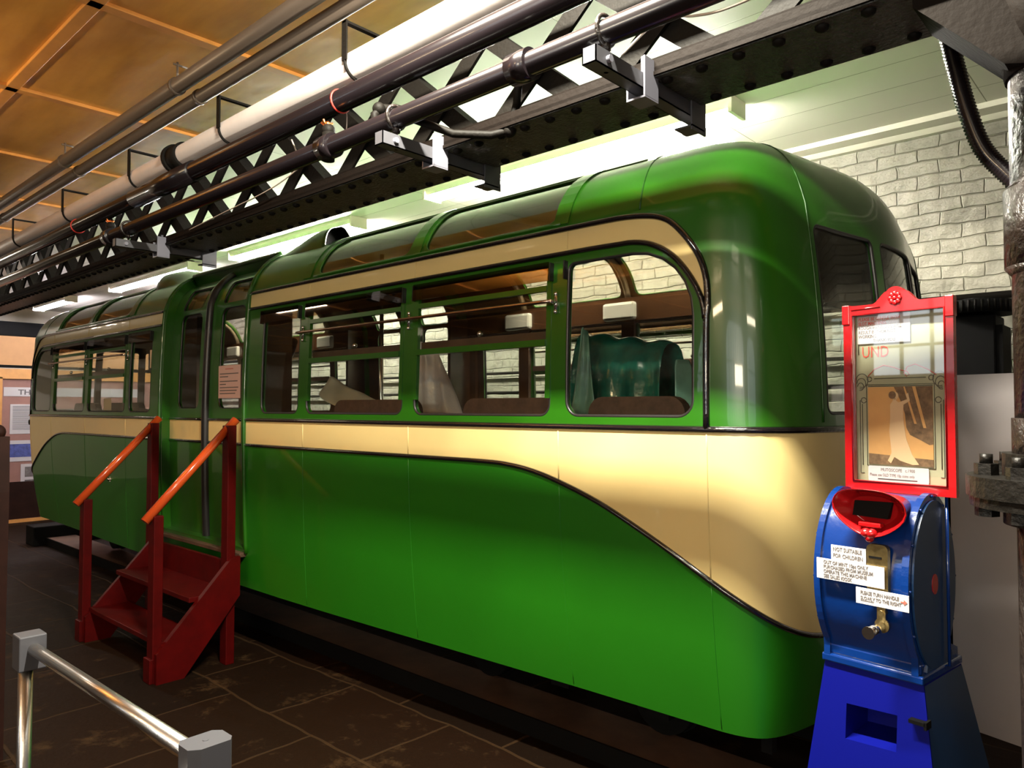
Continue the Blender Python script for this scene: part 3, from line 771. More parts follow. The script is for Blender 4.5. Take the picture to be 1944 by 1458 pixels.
# ---- door bays
RC = -0.055
doorL, doorR = 2*XM-DOOR+0.0, DOOR
def bothsides(fn):
    def g(b):
        fn(b, 0); 
    return g
vdz = v_of_z(2.555)
for m in (0, 1):
    sidelab = 'door' 
    # frame lining the recess: jambs, head and sill (one mesh per side)
    def SU(x, v, off):
        # surface usable on the whole length: mirror about XM if left half
        flip = x < XM
        xx = 2*XM-x if flip else x
        q = surf(2*SN-xx if m else xx, v, off)
        if flip: q = Vector((2*XM-q.x, q.y, q.z))
        return q
    def strip(b, pts, o0, o1, wid=None):
        rows = [[b.verts.new(SU(x, v, o)) for o in (o0, o1)] for x, v in pts]
        for i in range(len(rows)-1): b.faces.new((rows[i][0], rows[i+1][0], rows[i+1][1], rows[i][1]))
    b = BM()
    loop = densify([(doorL, vd0), (doorR, vd0), (doorR, vd1), (doorL, vd1)], 0.05); loop.append(loop[0])
    strip(b, loop, 0.004, -0.11)
    bmesh.ops.transform(b, matrix=TM, verts=b.verts)
    jamb = obj('door_frame', b, M['green'], tram)
    md = jamb.modifiers.new('thickness', 'SOLIDIFY'); md.thickness = 0.03; md.offset = 1
    # rounded lips of the opening
    b = BM()
    for xx in (doorL-0.012, doorR+0.012): tube(b, [SU(xx, v, 0.004) for v in [vd0+(vd1-vd0)*i/40 for i in range(41)]], 0.014, 8)
    tube(b, [SU(doorL+(doorR-doorL)*i/20, vd1, 0.012) for i in range(21)], 0.02, 8)
    bmesh.ops.transform(b, matrix=TM, verts=b.verts)
    obj('door_lip', b, M['green'], tram, smooth=True)
    # two leaves
    for lf in (0, 1):
        x0, x1 = (doorL+0.01, XM-0.03) if lf == 0 else (XM+0.03, doorR-0.01)
        wx0, wx1 = (x0+0.15, x1-0.10) if lf == 0 else (x0+0.13, x1-0.12)
        pz = [(1.575, 2.27), (2.315, v_of_z(2.50))]
        polys = [densify(rrect(wx0, wx1, pz[0][0], pz[0][1], 0.06, 5), 0.05), densify(rrect(wx0, wx1, pz[1][0], pz[1][1], 0.03, 4), 0.05)]
        VV = []; EE = []
        def al(pts):
            bb = len(VV); VV.extend(Vector(q) for q in pts)
            for i in range(len(pts)): EE.append((bb+i, bb+(i+1) % len(pts)))
        al(densify([(x0, vd0), (x1, vd0), (x1, vd1), (x0, vd1)], 0.05))
        al(densify([(x0, 1.347), (x1, 1.347), (x1, ZW-0.01), (x0, ZW-0.01)], 0.05))
        for q in polys: al(q)
        xx = x0+0.06
        while xx < x1-0.03:
            vv = vd0+0.05
            while vv < vd1-0.02:
                if min((Vector((xx, vv))-q).length for q in VV[:400]) > 0.018: VV.append(Vector((xx, vv)))
                vv += 0.05
            xx += 0.07
        a, _, fs = delaunay_2d_cdt(VV, EE, [], 0, 1e-5)[:3]
        keep = []; mi = []
        for f in fs:
            c = (sum(a[i].x for i in f)/3, sum(a[i].y for i in f)/3)
            if not (x0 < c[0] < x1 and vd0 < c[1] < vd1) or any(inpoly(c, q) for q in polys): continue
            keep.append(f); mi.append(1 if 1.347 < c[1] < ZW-0.01 else 0)
        def SUn(x, v):
            e = 0.004; v = min(v, VT-2*e)
            n_ = (SU(x+e, v, 0)-SU(x-e, v, 0)).cross(SU(x, v+e, 0)-SU(x, v-e, 0)).normalized()
            return -n_ if m else n_
        dr = shell_mesh('door_leaf', a, keep, lambda x, v: SU(x, v, RC), SUn, 0.03, [M['green'], M['cream'], M['brownwood']], tram, midx=mi)
        for q in polys:
            b = BM(); x_ = [SU(p_[0], p_[1], RC-0.01) for p_ in q]; tube(b, x_, 0.007, 6, closed=True)
            bmesh.ops.transform(b, matrix=TM, verts=b.verts); g_ = obj('window_seal', b, M['rubber'], dr)
            b = BM(); pts = [Vector(p_) for p_ in q]; ed = [(i, (i+1) % len(pts)) for i in range(len(pts))]
            a2, _, f2 = delaunay_2d_cdt(pts, ed, [], 1, 1e-5)[:3]; vs = [b.verts.new(SU(p_.x, p_.y, RC-0.014)) for p_ in a2]
            for f in f2:
                if inpoly((sum(a2[i].x for i in f)/3, sum(a2[i].y for i in f)/3), q): b.faces.new([vs[i] for i in f])
            bmesh.ops.transform(b, matrix=TM, verts=b.verts); obj('pane', b, M['glass'], dr)
    b = BM(); tube(b, [SU(XM+0.0, vd0+(vd1-vd0)*i/40, RC+0.004) for i in range(41)], 0.032, 10)
    bmesh.ops.transform(b, matrix=TM, verts=b.verts); obj('door_seal', b, M['rubber'], tram, smooth=True)
    b = BM()
    for zz in (ZW, 1.347): 
        for (xa, xb) in ((doorL+0.01, XM-0.03), (XM+0.03, doorR-0.01)): tube(b, [SU(xa+(xb-xa)*i/4, zz-0.005, RC) for i in range(5)], 0.010, 8)
    bmesh.ops.transform(b, matrix=TM, verts=b.verts); obj('door_bead', b, M['bead'], tram, smooth=True)
    b = BM(); y0 = 2.33 if m == 0 else 2*YC-2.33
    box(b, doorL, doorR, min(y0, y0+(0.16 if m == 0 else -0.16)), max(y0, y0+(0.16 if m == 0 else -0.16)), 0.635, 0.662, bev=0.004)
    bmesh.ops.transform(b, matrix=TM, verts=b.verts); obj('door_sill', b, M['timber'], tram)
# ---- interior and underframe
def tpart(name, mat, fn, **kw):
    b = BM(); fn(b); bmesh.ops.transform(b, matrix=TM, verts=b.verts); return obj(name, b, mat, tram, **kw)
tpart('cabin_floor', M['darkbrown'], lambda b: box(b, -8.95, -1.22, 2.54, 4.16, 0.50, 0.56))
def under(b):
    for y in (2.85, 3.75): box(b, -8.7, -1.5, y-0.05, y+0.05, 0.30, 0.50)
    for x in (-8.6, -8.0, -6.5, -5.08, -3.6, -2.1, -1.6): box(b, x-0.05, x+0.05, 2.62, 4.08, 0.34, 0.50)
    box(b, -1.17, -1.13, 2.62, 2.66, 0.34, 0.46)
tpart('underframe', M['black'], under)
for x in (-8.4, -7.3, -2.9, -1.8):
    def wh(b):
        for y in (3.04, 3.66): cyl(b, (x, y-0.05, 0.25), (x, y+0.05, 0.25), 0.150, 28); cyl(b, (x, y+(0.03 if y < 3.3 else -0.05), 0.25), (x, y+(0.05 if y < 3.3 else -0.03), 0.25), 0.162, 28)
        cyl(b, (x, 3.0, 0.25), (x, 3.7, 0.25), 0.035, 12)
    tpart('wheelset', M['black'], wh)
# narrow draught screens beside the doors
for x in (-4.40, -5.79):
    for y0_ in (2.42, 4.06): tpart('draught_screen', M['brownwood'], lambda b: box(b, x, x+0.03, y0_, y0_+0.22, 0.56, 2.30))
# inner roof ribs
for x in (-8.26, -7.335, -6.39, -3.77, -2.825, -1.90):
    def irib(b):
        x_ = x if x > XM else 2*XM-x
        L = [surf(x_, v, -0.03) for v in [2.32+(VT-2.32)*i/14 for i in range(15)]]
        L = L+[Vector((q.x, 2*YC-q.y, q.z)) for q in L[::-1]]
        if x < XM: L = [Vector((2*XM-q.x, q.y, q.z)) for q in L]
        tube(b, L, 0.022, 8)
    tpart('roof_hoop', M['tanlining'], irib, smooth=True)
# cant rail lamps
for x in (-8.3, -7.35, -6.4, -3.80, -2.87, -1.94):
    for y in (2.45, 4.25):
        tpart('lamp_shade', M['lampshade'], lambda b: box(b, x-0.13, x+0.13, y-0.035, y+0.035, 2.175, 2.30, bev=0.02))
for xa, xb in ((-9.0, -5.8), (-4.38, -1.3)): tpart('cant_rail', M['brownwood'], lambda b: box(b, xa, xb, 4.25, 4.29, 2.17, 2.33))
# pillars inside the far side, brown
for x in (-3.785, -2.835, -1.893, -4.36): tpart('inner_pillar', M['brownwood'], lambda b: box(b, x-0.05, x+0.05, 4.285, 4.315, 0.6, 2.2))
# seats: longitudinal backs by the windows
def seatback(x0, x1, y, top=1.625):
    def fn(b):
        pl = rrect(x0, x1, 0.95, top, 0.05, 5, (0.02, 0.02, 0.07, 0.07)); prism(b, pl, 'y', y, y+0.05)
    t = tpart('seat_back', M['seatcloth'], fn)
for x0, x1 in ((-3.68, -2.95), (-2.60, -2.0), (-1.85, -1.40), (-7.2, -6.5), (-8.1, -7.5)):
    seatback(x0, x1, 2.50)
    if x1 != -1.40: tpart('seat_cushion', M['seatcloth'], lambda b: box(b, x0, x1, 2.52, 2.95, 0.9, 1.0, bev=0.03))
tpart('seat_box', M['brownwood'], lambda b: box(b, -3.7, -2.25, 2.53, 2.9, 0.56, 0.92))
for x0, x1 in ((-3.6, -2.2),): tpart('seat_box', M['brownwood'], lambda b: box(b, x0, x1, 3.85, 4.2, 0.56, 0.95))
# chrome grab poles
for x, y in ((-3.95, 3.05), (-4.62, 2.75), (-5.5, 2.95)):
    tpart('grab_pole', M['chrome'], lambda b: cyl(b, (x, y, 0.56), (x, y, 2.60), 0.014, 12))
tpart('luggage_rail', M['timber'], lambda b: tube(b, [(-5.75, 3.3, 2.02), (-5.2, 3.1, 2.0), (-4.7, 2.85, 2.05)], [0.03, 0.05, 0.03], 10))
# end lamp recess on the far end
tpart('marker_lamp', M['black'], lambda b: cyl(b, (-9.02, 2.36, 1.43), (-9.02, 2.40, 1.43), 0.025, 14))
tpart('door_latch', M['chrome'], lambda b: (cyl(b, (-6.73, 2.36, 0.98), (-6.73, 2.40, 0.98), 0.022, 14), sphere(b, (-6.73, 2.352, 0.98), 0.014)))
# notices fixed to the tram
def paperbox(b, x0, x1, z0, z1, y, t=0.003): box(b, x0, x1, y-t, y, z0, z1)
nt1 = tpart('notice', M['pinkpaper'], lambda b: paperbox(b, -4.895, -4.595, 1.645, 1.865, 2.40))
nt1['label'] = 'pale pink typed notice on the tram door'
def tl(parent, lines, x, z, y, size, mat, dz, sx=1.0, bold=0.0):
    for i, ln in enumerate(lines):
        if not ln: continue
        text(parent, ln, size, mat, (x-XM, y-YC, z-i*dz), (PI/2, 0, 0), sx=sx, bold=bold)
M['faintred'] = paint('faded_red_ink', (0.50, 0.18, 0.15), 0.7)
def ruled(col, rows_, name):
    b = BM()
    for xa, xb, z in rows_: box(b, xa, xb, 2.3962, 2.3970, z, z+0.007)
    bmesh.ops.transform(b, matrix=TM, verts=b.verts); obj(name, b, col, nt1)
ruled(M['faintred'], [(-4.80, -4.69, 1.838)], 'heading_line')
ruled(M['ink'], [(-4.875, xb, z) for xb, z in ((-4.62, 1.806), (-4.76, 1.786), (-4.63, 1.755), (-4.79, 1.735), (-4.62, 1.713), (-4.64, 1.693), (-4.66, 1.673))], 'text_lines')
for (x0, x1, z0, z1, y) in ((-6.93, -6.76, 1.56, 1.66, 2.372), (-5.97, -5.84, 1.89, 2.03, 2.372)):
    p_ = tpart('notice', M['creampaper'], lambda b: paperbox(b, x0, x1, z0, z1, y)); p_['label'] = 'small cream card in a window'

# ---- covers lying over the seats inside
def sheet(name, label, mat, rows, cat_='plastic sheet', thick=0.004, group=None):
    b = BM(); R_ = [[b.verts.new(Vector(p)) for p in r] for r in rows]
    for i in range(len(R_)-1):
        for j in range(len(R_[0])-1):
            f = b.faces.new((R_[i][j], R_[i][j+1], R_[i+1][j+1], R_[i+1][j])); f.smooth = True
    o = obj(name, b, mat); 
    md = o.modifiers.new('subdivision', 'SUBSURF'); md.levels = 1; md.render_levels = 1
    md = o.modifiers.new('thickness', 'SOLIDIFY'); md.thickness = thick
    tag(o, label, cat_, group); return o
rnd = random.Random(3)
rows = []
# profile across Y over the seat back: front hem, up, over the top, down behind
profy = [(2.80, 1.40), (2.815, 1.62), (2.83, 1.78), (2.86, 1.90), (2.90, 1.945), (2.97, 1.955), (3.03, 1.93), (3.06, 1.80), (3.08, 1.6), (3.10, 1.4)]
for j, (y, z) in enumerate(profy):
    r = []
    for i in range(15):
        t = i/14; x = -2.20+0.49*t
        drop = -0.075*t*(1 if z > 1.7 else 0.3)-0.012*math.sin(t*19)*(1 if j > 2 else 0.3)
        fold = 0.016*math.sin(t*23+j*0.35)+0.01*math.sin(t*41+j)
        spread = (1.95-z)*0.06*(2*t-1)
        r.append((x+spread, y+fold*(1 if z < 1.93 else 0.4), z+drop))
    rows.append(r)
sheet('tarpaulin', 'dark teal plastic tarpaulin draped over a seat back inside the near tram window', M['teal'], rows)
rows = []
for j in range(8):
    t = j/7; r = []
    for i in range(9):
        q = i/8; z = 1.96-0.52*t-0.03*q
        x = -2.085-0.075*t+(0.03+0.15*t)*q; y = 2.765+0.01*q+0.012*math.sin(q*9+t*4)
        r.append((x, y, z))
    rows.append(r)
sheet('plastic_sheet', 'pale green translucent sheet hanging left of the dark teal tarpaulin', M['tealpale'], rows)
rows = []
for j in range(8):
    t = j/7; r = []
    for i in range(7):
        q = i/6; r.append((-1.72+0.10*t*q+0.02*q, 2.98+0.10*q, 1.80-0.42*t))
    rows.append(r)
sheet('plastic_sheet', 'narrow pale green sheet hanging right of the dark teal tarpaulin', M['tealpale'], rows)
rows = []
for j in range(10):
    t = j/9; r = []
    for i in range(11):
        q = i/10; wdt = 0.17+0.26*t**1.2
        x = -3.35+wdt*q-0.02*t; y = 2.86+0.05*math.sin(q*PI)*-1+0.018*math.sin(q*17+t*5)
        r.append((x, y, 1.955-0.50*t-0.01*math.cos(q*9)))
    rows.append(r)
sheet('dust_sheet', 'crumpled grey plastic dust sheet hanging at the third tram window', M['greysheet'], rows)
rows = []
for j in range(6):
    t = j/5; r = []
    for i in range(12):
        q = i/11; x = -4.28+0.62*q; z = 1.80-0.20*q**0.8-0.13*t
        r.append((x, 2.88-0.10*t+0.012*math.sin(q*14+t*3), z))
    rows.append(r)
M['beigesheet'] = paint('beige_dust_sheet', (0.60, 0.55, 0.44), 0.5, vary=0.1)
sheet('dust_sheet', 'sloping beige dust sheet over the seats at the second tram window', M['beigesheet'], rows)
# wooden seat frame that carries the teal tarpaulin
def seat(name, label, x0, x1, y0, y1, top, cat_='seat'):
    t = thing(name, label, cat_, ((x0+x1)/2, (y0+y1)/2, 0.56)); hx = (x1-x0)/2; hy = (y1-y0)/2
    b = BM(); box(b, -hx, hx, -hy, hy, 0.30, 0.42, bev=0.03); obj('seat_cushion', b, M['seatcloth'], t)
    b = BM(); box(b, -hx+0.02, hx-0.02, 0.0, 0.07, 0.4, top-0.56, bev=0.03); obj('seat_back', b, M['seatcloth'], t)
    b = BM(); box(b, -hx+0.03, hx-0.03, -hy+0.03, hy-0.03, 0.0, 0.31); obj('seat_base', b, M['brownwood'], t)
seat('tram_seat', 'tram seat carrying the dark teal tarpaulin by the near window', -2.15, -1.76, 2.69, 3.11, 1.84)

# ================================================================== TIMBER BEAMS under the car
for y0, lab in ((2.755, 'long black and brown timber beam along the near side under the tram'), (3.62, 'timber beam along the far side beneath the tram')):
    t = thing('timber_beam', lab, 'beam', (XM, y0, 0))
    b = BM(); box(b, -4.95, 4.35, 0, 0.30, 0.0, 0.085, bev=0.006); obj('baulk', b, M['timber'], t)
    b = BM(); box(b, -4.95, 4.35, -0.012, 0.0, 0.0, 0.088); obj('face_board', b, M['black'], t)
b = BM(); box(b, -10.05, -9.75, 2.62, 4.1, 0.0, 0.22, bev=0.01); tag(obj('buffer_block', b, M['black']), 'black block on the floor beyond the far end of the tram', 'block')

# ================================================================== RED STEPS
ws = thing('wooden_steps', 'red wooden steps with two handrails leading up to the tram door', 'steps', (-4.98, 2.05, 0))
def sp(name, fn, mat): b = BM(); fn(b); bmesh.ops.translate(b, verts=b.verts, vec=(4.98, -2.05, 0)); return obj(name, b, mat, ws)
for x in (-5.60, -4.45):
    sp('front_post', lambda b: (box(b, x-0.045, x+0.035, 1.79, 1.845, 0.0, 0.955, bev=0.004), box(b, x-0.055, x+0.035, 1.775, 1.80, 0.0, 0.14, bev=0.004)), M['red'])
    sp('rear_post', lambda b: box(b, x-0.035, x+0.045, 2.225, 2.28, 0.0, 1.47, bev=0.004), M['red'])
    hr = sp('handrail', lambda b: tube(b, [(x, 1.75, 0.925), (x, 2.295, 1.505)], 0.027, 14), M['handrail'])
    xi = x+0.06 if x < -5 else x-0.0
    sp('stringer', lambda b: prism(b, [(1.80, 0.0), (1.96, 0.0), (2.30, 0.42), (2.30, 0.66), (2.25, 0.66), (1.80, 0.17)], 'x', x+0.04 if x < -5 else x-0.005+0.04, x+0.07 if x < -5 else x+0.03+0.04), M['red'])
for z, y0, y1 in ((0.225, 1.83, 2.08), (0.45, 2.0, 2.27)):
    sp('tread', lambda b: box(b, -5.56, -4.42, y0, y1, z-0.03, z, bev=0.003), M['red'])
sp('riser', lambda b: box(b, -5.56, -4.42, 2.26, 2.285, 0.42, 0.62), M['red'])

# ================================================================== CEILING TRUSS
M['chord'] = paint('brown_black_chord_paint', (0.006, 0.004, 0.003), 0.7, coat=0, spec=0.07, bump=0.2, bscale=60)
YN, YR_, ZT, ZTOP = 1.67, 1.925, 2.46, 2.965
tr = thing('lattice_girder', 'black riveted iron lattice girder running under the ceiling beside the tram', 'girder', (0, 1.8, ZT))
def gp(name, fn, mat, **kw): b = BM(); fn(b); bmesh.ops.translate(b, verts=b.verts, vec=(0, -1.8, -ZT)); return obj(name, b, mat, tr, **kw)
gp('lower_chord', lambda b: (box(b, -14.8, 3.8, YN, YR_, ZT, ZT+0.012), box(b, -14.8, 3.8, YN, YN+0.012, ZT, ZT+0.032), box(b, -14.8, 3.8, YR_-0.012, YR_, ZT, ZT+0.032), box(b, -14.8, 3.8, 1.785, 1.80, ZT, ZT+0.10), box(b, -14.8, 3.8, YN-0.004, YN+0.07, ZT-0.010, ZT), box(b, -14.8, 3.8, YR_-0.07, YR_+0.004, ZT-0.010, ZT)), M['chord'])
M['soffit'] = paint('speckled_soffit_lit_grey', (0.045, 0.046, 0.043), 0.4, spec=0.5, bump=1.0, bscale=90, vary=0.8, vscale=35)  # soffit greyed in colour for the glow reflected up from the tram roof
gp('soffit_plate', lambda b: box(b, -14.8, 3.8, YN+0.004, YR_-0.004, ZT-0.013, ZT-0.010), M['soffit'])
gp('upper_chord', lambda b: (box(b, -14.8, 3.8, 1.73, YR_, ZTOP-0.012, ZTOP), box(b, -14.8, 3.8, 1.785, 1.80, ZTOP-0.09, ZTOP), box(b, -14.8, 3.8, YR_-0.015, YR_, ZTOP-0.06, ZTOP)), M['iron'])
def rivets(b):
    x = 1.0
    while x > -10:
        for y in (YN+0.035, YR_-0.035):
            sphere(b, (x+(0.045 if y > 1.8 else 0), y, ZT-0.014), 0.017, sz=0.7, u=8, v=5)
        x -= 0.10
gp('rivets', rivets, M['iron'])['kind'] = 'stuff'
# lattice bars: slope +-0.88, repeat 0.46 m
H = ZTOP-ZT; RUN = H/0.88; xs = -0.859
k = -4
nb = 0
while True:
    x = xs-0.46*k; k += 1
    if x < -11.5: break
    def up(b):   # leaning towards the near end, flat bar on the near face
        p = [(x-0.045, ZT+0.02), (x+0.055, ZT+0.02), (x+0.055+RUN, ZTOP-0.005), (x-0.045+RUN, ZTOP-0.005)]
        prism(b, p, 'y', 1.800, 1.812)
    if x+RUN < 3.7: gp('lattice_bar', up, M['iron'])
    def dn(b):
        p = [(x-0.045, ZT+0.02), (x+0.055, ZT+0.02), (x+0.055-RUN, ZTOP-0.005), (x-0.045-RUN, ZTOP-0.005)]
        prism(b, p, 'y', 1.815, 1.827)
        p2 = [(x+0.043, ZT+0.02), (x+0.055, ZT+0.02), (x+0.055-RUN, ZTOP-0.005), (x+0.043-RUN, ZTOP-0.005)]
        prism(b, p2, 'y', 1.827, 1.885)
    gp('lattice_bar', dn, M['iron'])

# ================================================================== COLUMN
co_ = thing('iron_column', 'dark blistered cast iron column with bolted flange at the right edge', 'column', (-0.162, 1.80, 0))
def cpn(name, fn, mat, **kw): b = BM(); fn(b); return obj(name, b, mat, co_, **kw)
cpn('shaft', lambda b: (cyl(b, (0, 0, 0), (0, 0, 1.36), 0.10, 40), cyl(b, (0, 0, 1.47), (0, 0, 2.5), 0.10, 40), cyl(b, (0, 0, 1.47), (0, 0, 1.56), 0.106, 40)), M['colpaint'], smooth=False)
def fl(b):
    pts = [(0.186*math.cos(a), 0.186*math.sin(a)) for a in [2*PI*i/40 for i in range(40)]]
    prism(b, pts, 'z', 1.405, 1.445); prism(b, [(x*0.97, y*0.97) for x, y in pts], 'z', 1.385, 1.405); prism(b, [(x*0.66, y*0.66) for x, y in pts], 'z', 1.35, 1.49)
cpn('flange', fl, M['ironrough'])
for i in range(8):
    a = 2*PI*i/8+0.25; x, y = 0.150*math.cos(a), 0.150*math.sin(a)
    def bolt(b):
        hx = [(x+0.022*math.cos(q*PI/3), y+0.022*math.sin(q*PI/3)) for q in range(6)]
        prism(b, hx, 'z', 1.445, 1.468); cyl(b, (x, y, 1.468), (x, y, 1.487), 0.012, 10); prism(b, hx, 'z', 1.362, 1.385)
    cpn('bolt', bolt, M['ironrough'])
cpn('collar', lambda b: (cyl(b, (0, 0, 1.86), (0, 0, 2.015), 0.112, 40), cyl(b, (0, 0, 2.015), (0, 0, 2.03), 0.112, 40, 0.10), cyl(b, (0, 0, 1.845), (0, 0, 1.86), 0.10, 40, 0.112)), M['colpaint'])
cpn('haunch', lambda b: (prism(b, [(0.6, 0.66), (0.09, 0.58+1.62), (-0.09, 2.25), (-0.25, 2.42), (-0.25, 2.46), (0.6, 2.46)][1:5]+[(0.45, 2.46)], 'y', -0.10, 0.06), cyl(b, (0, 0, 2.24), (0, 0, 2.46), 0.105, 32, 0.15)), M['chord'])

# ================================================================== PIPES
def pipe(name, label, y, z, r, mat, x0=-14.9, x1=3.9, joints=(), jr=1.18, jl=0.03, cat_='pipe', jname='coupling', group=None):
    t = thing(name, label, cat_, (0, y, z), 0, group)
    b = BM(); cyl(b, (x0, 0, 0), (x1, 0, 0), r, 28); obj('pipe_run', b, mat, t)
    for x in joints:
        b = BM(); cyl(b, (x-jl, 0, 0), (x+jl, 0, 0), r*jr, 28); obj(jname, b, mat, t)
    return t
gx = [-3.6-2.4*i for i in range(-2, 5)]
p1 = pipe('conduit', 'grey conduit clipped to the plywood ceiling, the one farther from the white pipe', 1.60, 3.205, 0.038, M['greypipe'], joints=[-3.75, -5.45, -7.6, -1.0], jr=1.15, jl=0.012)
p2 = pipe('conduit', 'grey conduit beside the white pipe, nearer it than its twin', 1.705, 3.175, 0.033, M['greypipe'], joints=[-3.72, -5.5, -7.3, -1.0], jr=1.18, jl=0.012)
for x in (-3.75, -5.45, -7.6, -1.0):
    b = BM(); tube(b, [(x, 0, 0.02), (x, 0, ZC-3.207)], 0.006, 8); tube(b, [(x, -0.02, 0.11), (x, 0.05, 0.11)], 0.006, 6); obj('clip', b, M['greypipe'], p1)
wp = pipe('white_pipe', 'thick white lagged pipe slung beneath the ceiling beside the girder', 1.60, 2.83, 0.052, M['whitepipe'])
b = BM()
cyl(b, (-3.75, 0, 0), (-3.64, 0, 0), 0.064, 28); cyl(b, (-3.76, 0, 0), (-3.735, 0, 0), 0.074, 28); obj('pipe_band', b, M['iron'], wp)
bp_ = pipe('black_pipe', 'thick glossy black pipe directly below the white pipe', 1.56, 2.700, 0.040, M['blackpipe'])
b = BM(); cyl(b, (-4.15, 0, 0), (-3.45, 0, 0), 0.049, 28); obj('sleeve', b, M['blackpipe'], bp_)
for x in (-2.28, -5.05, -7.2):
    b = BM(); tube(b, [(x+0.01, 0.041*math.cos(a), 0.041*math.sin(a)) for a in [2*PI*i/20 for i in range(20)]], 0.004, 6, closed=True); obj('tape_band', b, M['redtape'], bp_)
lp = pipe('black_pipe', 'lower glossy black sprinkler pipe carried on the grey strut brackets', 1.49, 2.505, 0.032, M['blackpipe'], joints=[-1.32, -2.24, -4.3], jr=1.35, jl=0.035)
# sprinkler branch pieces
def branch(x, r=0.014):
    b = BM(); tube(b, [(x, 0, 0.0), (x-0.005, 0.0, 0.045), (x, 0.03, 0.075), (x+0.02, 0.10, 0.085)], r, 10)
    sphere(b, (x, 0.015, 0.068), 0.022); obj('elbow', b, M['iron'], lp)
branch(-1.97)
b = BM(); tube(b, [(-1.80, 0.02, -0.01), (-1.70, 0.10, -0.06), (-1.60, 0.17, -0.07), (-1.55, 0.20, -0.06), (-1.53, 0.21, 0.02), (-1.52, 0.21, 0.10), (-1.50, 0.20, 0.13)], 0.013, 10)
for q in ((-1.55, 0.20, -0.06), (-1.51, 0.205, 0.125)): sphere(b, q, 0.022)
obj('elbow', b, M['iron'], lp)
for x in (-2.24, -4.3):
    b = BM(); cyl(b, (x, 0, -0.05), (x, 0, 0.06), 0.022, 12); sphere(b, (x, 0, 0.06), 0.024); obj('valve_body', b, M['iron'], lp)
    b = BM()
    for i in range(6): tube(b, [(x-0.01, 0, 0.07), (x-0.01+0.02*math.cos(i), 0.02*math.sin(i), 0.085+0.006*(i % 3))], 0.004, 6)
    sphere(b, (x-0.005, 0, 0.083), 0.011); obj('sprinkler_head', b, M['copper'], lp)
# hangers of the white pipe
hx = [(-2.22, 'nearest of the black hangers holding the white pipe'), (-3.18, 'white pipe hanger second from the near end'), (-4.20, 'white pipe hanger just beyond the black band'), (-5.28, 'white pipe hanger fourth from the near end'), (-6.38, 'white pipe hanger fifth from the near end'), (-7.5, 'farthest visible hanger of the white pipe')]
for x, lab in hx:
    t = thing('pipe_hanger', lab, 'pipe hanger', (x, 1.60, 2.83), 0, 'hangers along the white pipe')
    b = BM(); box(b, -0.014, 0.014, -0.062, -0.056, 0.0, 0.145); box(b, -0.010, 0.010, -0.062, 0.175, 0.136, 0.145); obj('strap', b, M['iron'], t)
    b = BM(); tube(b, [(0.0, 0.057*math.cos(a), 0.057*math.sin(a)) for a in [PI*1.0+PI*i/12 for i in range(13)]], 0.006, 8); obj('cradle', b, M['iron'], t)
# strut brackets under the chord
for x, lab, lng in ((-1.045, 'strut bracket under the girder nearest the iron column', 1), (-1.86, 'strut bracket under the girder above the tram glass roof', 1), (-4.05, 'grey strut bracket under the girder above the tram door', 1), (-9.4, 'small grey strut bracket under the far end of the girder', 1), (0.1, 'strut bracket on the girder just past the iron column', 1)):
    if x > 0: continue
    t = thing('strut_bracket', lab, 'bracket', (x, 1.69, ZT-0.055), 0, 'strut brackets under the girder')
    b = BM()
    box(b, -0.0205, 0.0205, -0.27, 0.24, 0.0, 0.003); box(b, -0.0205, -0.0175, -0.27, 0.24, 0.0, 0.041); box(b, 0.0175, 0.0205, -0.27, 0.24, 0.0, 0.041); box(b, -0.0205, 0.0205, -0.27, -0.267, 0.0, 0.041)
    obj('channel', b, M['galv'], t)
    b = BM(); box(b, 0.022, 0.027, -0.065, 0.0, -0.02, 0.085); box(b, -0.03, 0.027, -0.065, 0.0, -0.024, -0.019); box(b, -0.03, -0.025, -0.065, 0.0, -0.02, 0.06); cyl(b, (0.0, -0.03, 0.03), (0, -0.03, 0.10), 0.006, 10); obj('clamp_plate', b, M['galvlight'], t)
    b = BM(); box(b, 0.022, 0.027, 0.18, 0.26, -0.04, 0.06); box(b, -0.03, 0.027, 0.18, 0.25, -0.03, -0.025); obj('end_clamp', b, M['galv'], t)
    b = BM(); cyl(b, (0, -0.20, 0.0), (0, -0.20, 0.07), 0.006, 10)
    tube(b, [(0, -0.20+0.037*math.cos(a), 0.105+0.037*math.sin(a)) for a in [2*PI*i/24 for i in range(24)]], 0.006, 8, closed=True); cyl(b, (0, -0.20, 0.055), (0, -0.20, 0.08), 0.013, 8); obj('pipe_ring', b, M['colpaint'], t)
    b = BM(); cyl(b, (-0.03, -0.22, 0.02), (0.03, -0.22, 0.02), 0.009, 10); obj('bolt', b, M['galvlight'], t)
# flexible conduit and cables
b = BM(); cc = cat([(-0.44, 2.56), (-0.405, 2.47), (-0.385, 2.37), (-0.365, 2.27), (-0.335, 2.17), (-0.29, 2.10), (-0.23, 2.02)], 24)
pts = [Vector((q.x, 1.955, q.y)) for q in cc]
tube(b, pts, [0.0205 if i % 2 else 0.0165 for i in range(len(pts))], 16)
tag(obj('flexible_conduit', b, M['blackpipe']), 'black ribbed flexible conduit curving down to the column', 'conduit')
def cable(label, pts, r, mat, name='cable'):
    b = BM(); q = [Vector(p) for p in pts]; out = []
    for i in range(len(q)-1):
        p0, p1_, p2_, p3 = q[max(i-1, 0)], q[i], q[i+1], q[min(i+2, len(q)-1)]
        for k_ in range(8):
            t = k_/8; out.append(0.5*((2*p1_)+(p2_-p0)*t+(2*p0-5*p1_+4*p2_-p3)*t*t+(3*p1_-p0-3*p2_+p3)*t**3))
    out.append(q[-1]); tube(b, out, r, 8); tag(obj(name, b, mat), label, 'cable')
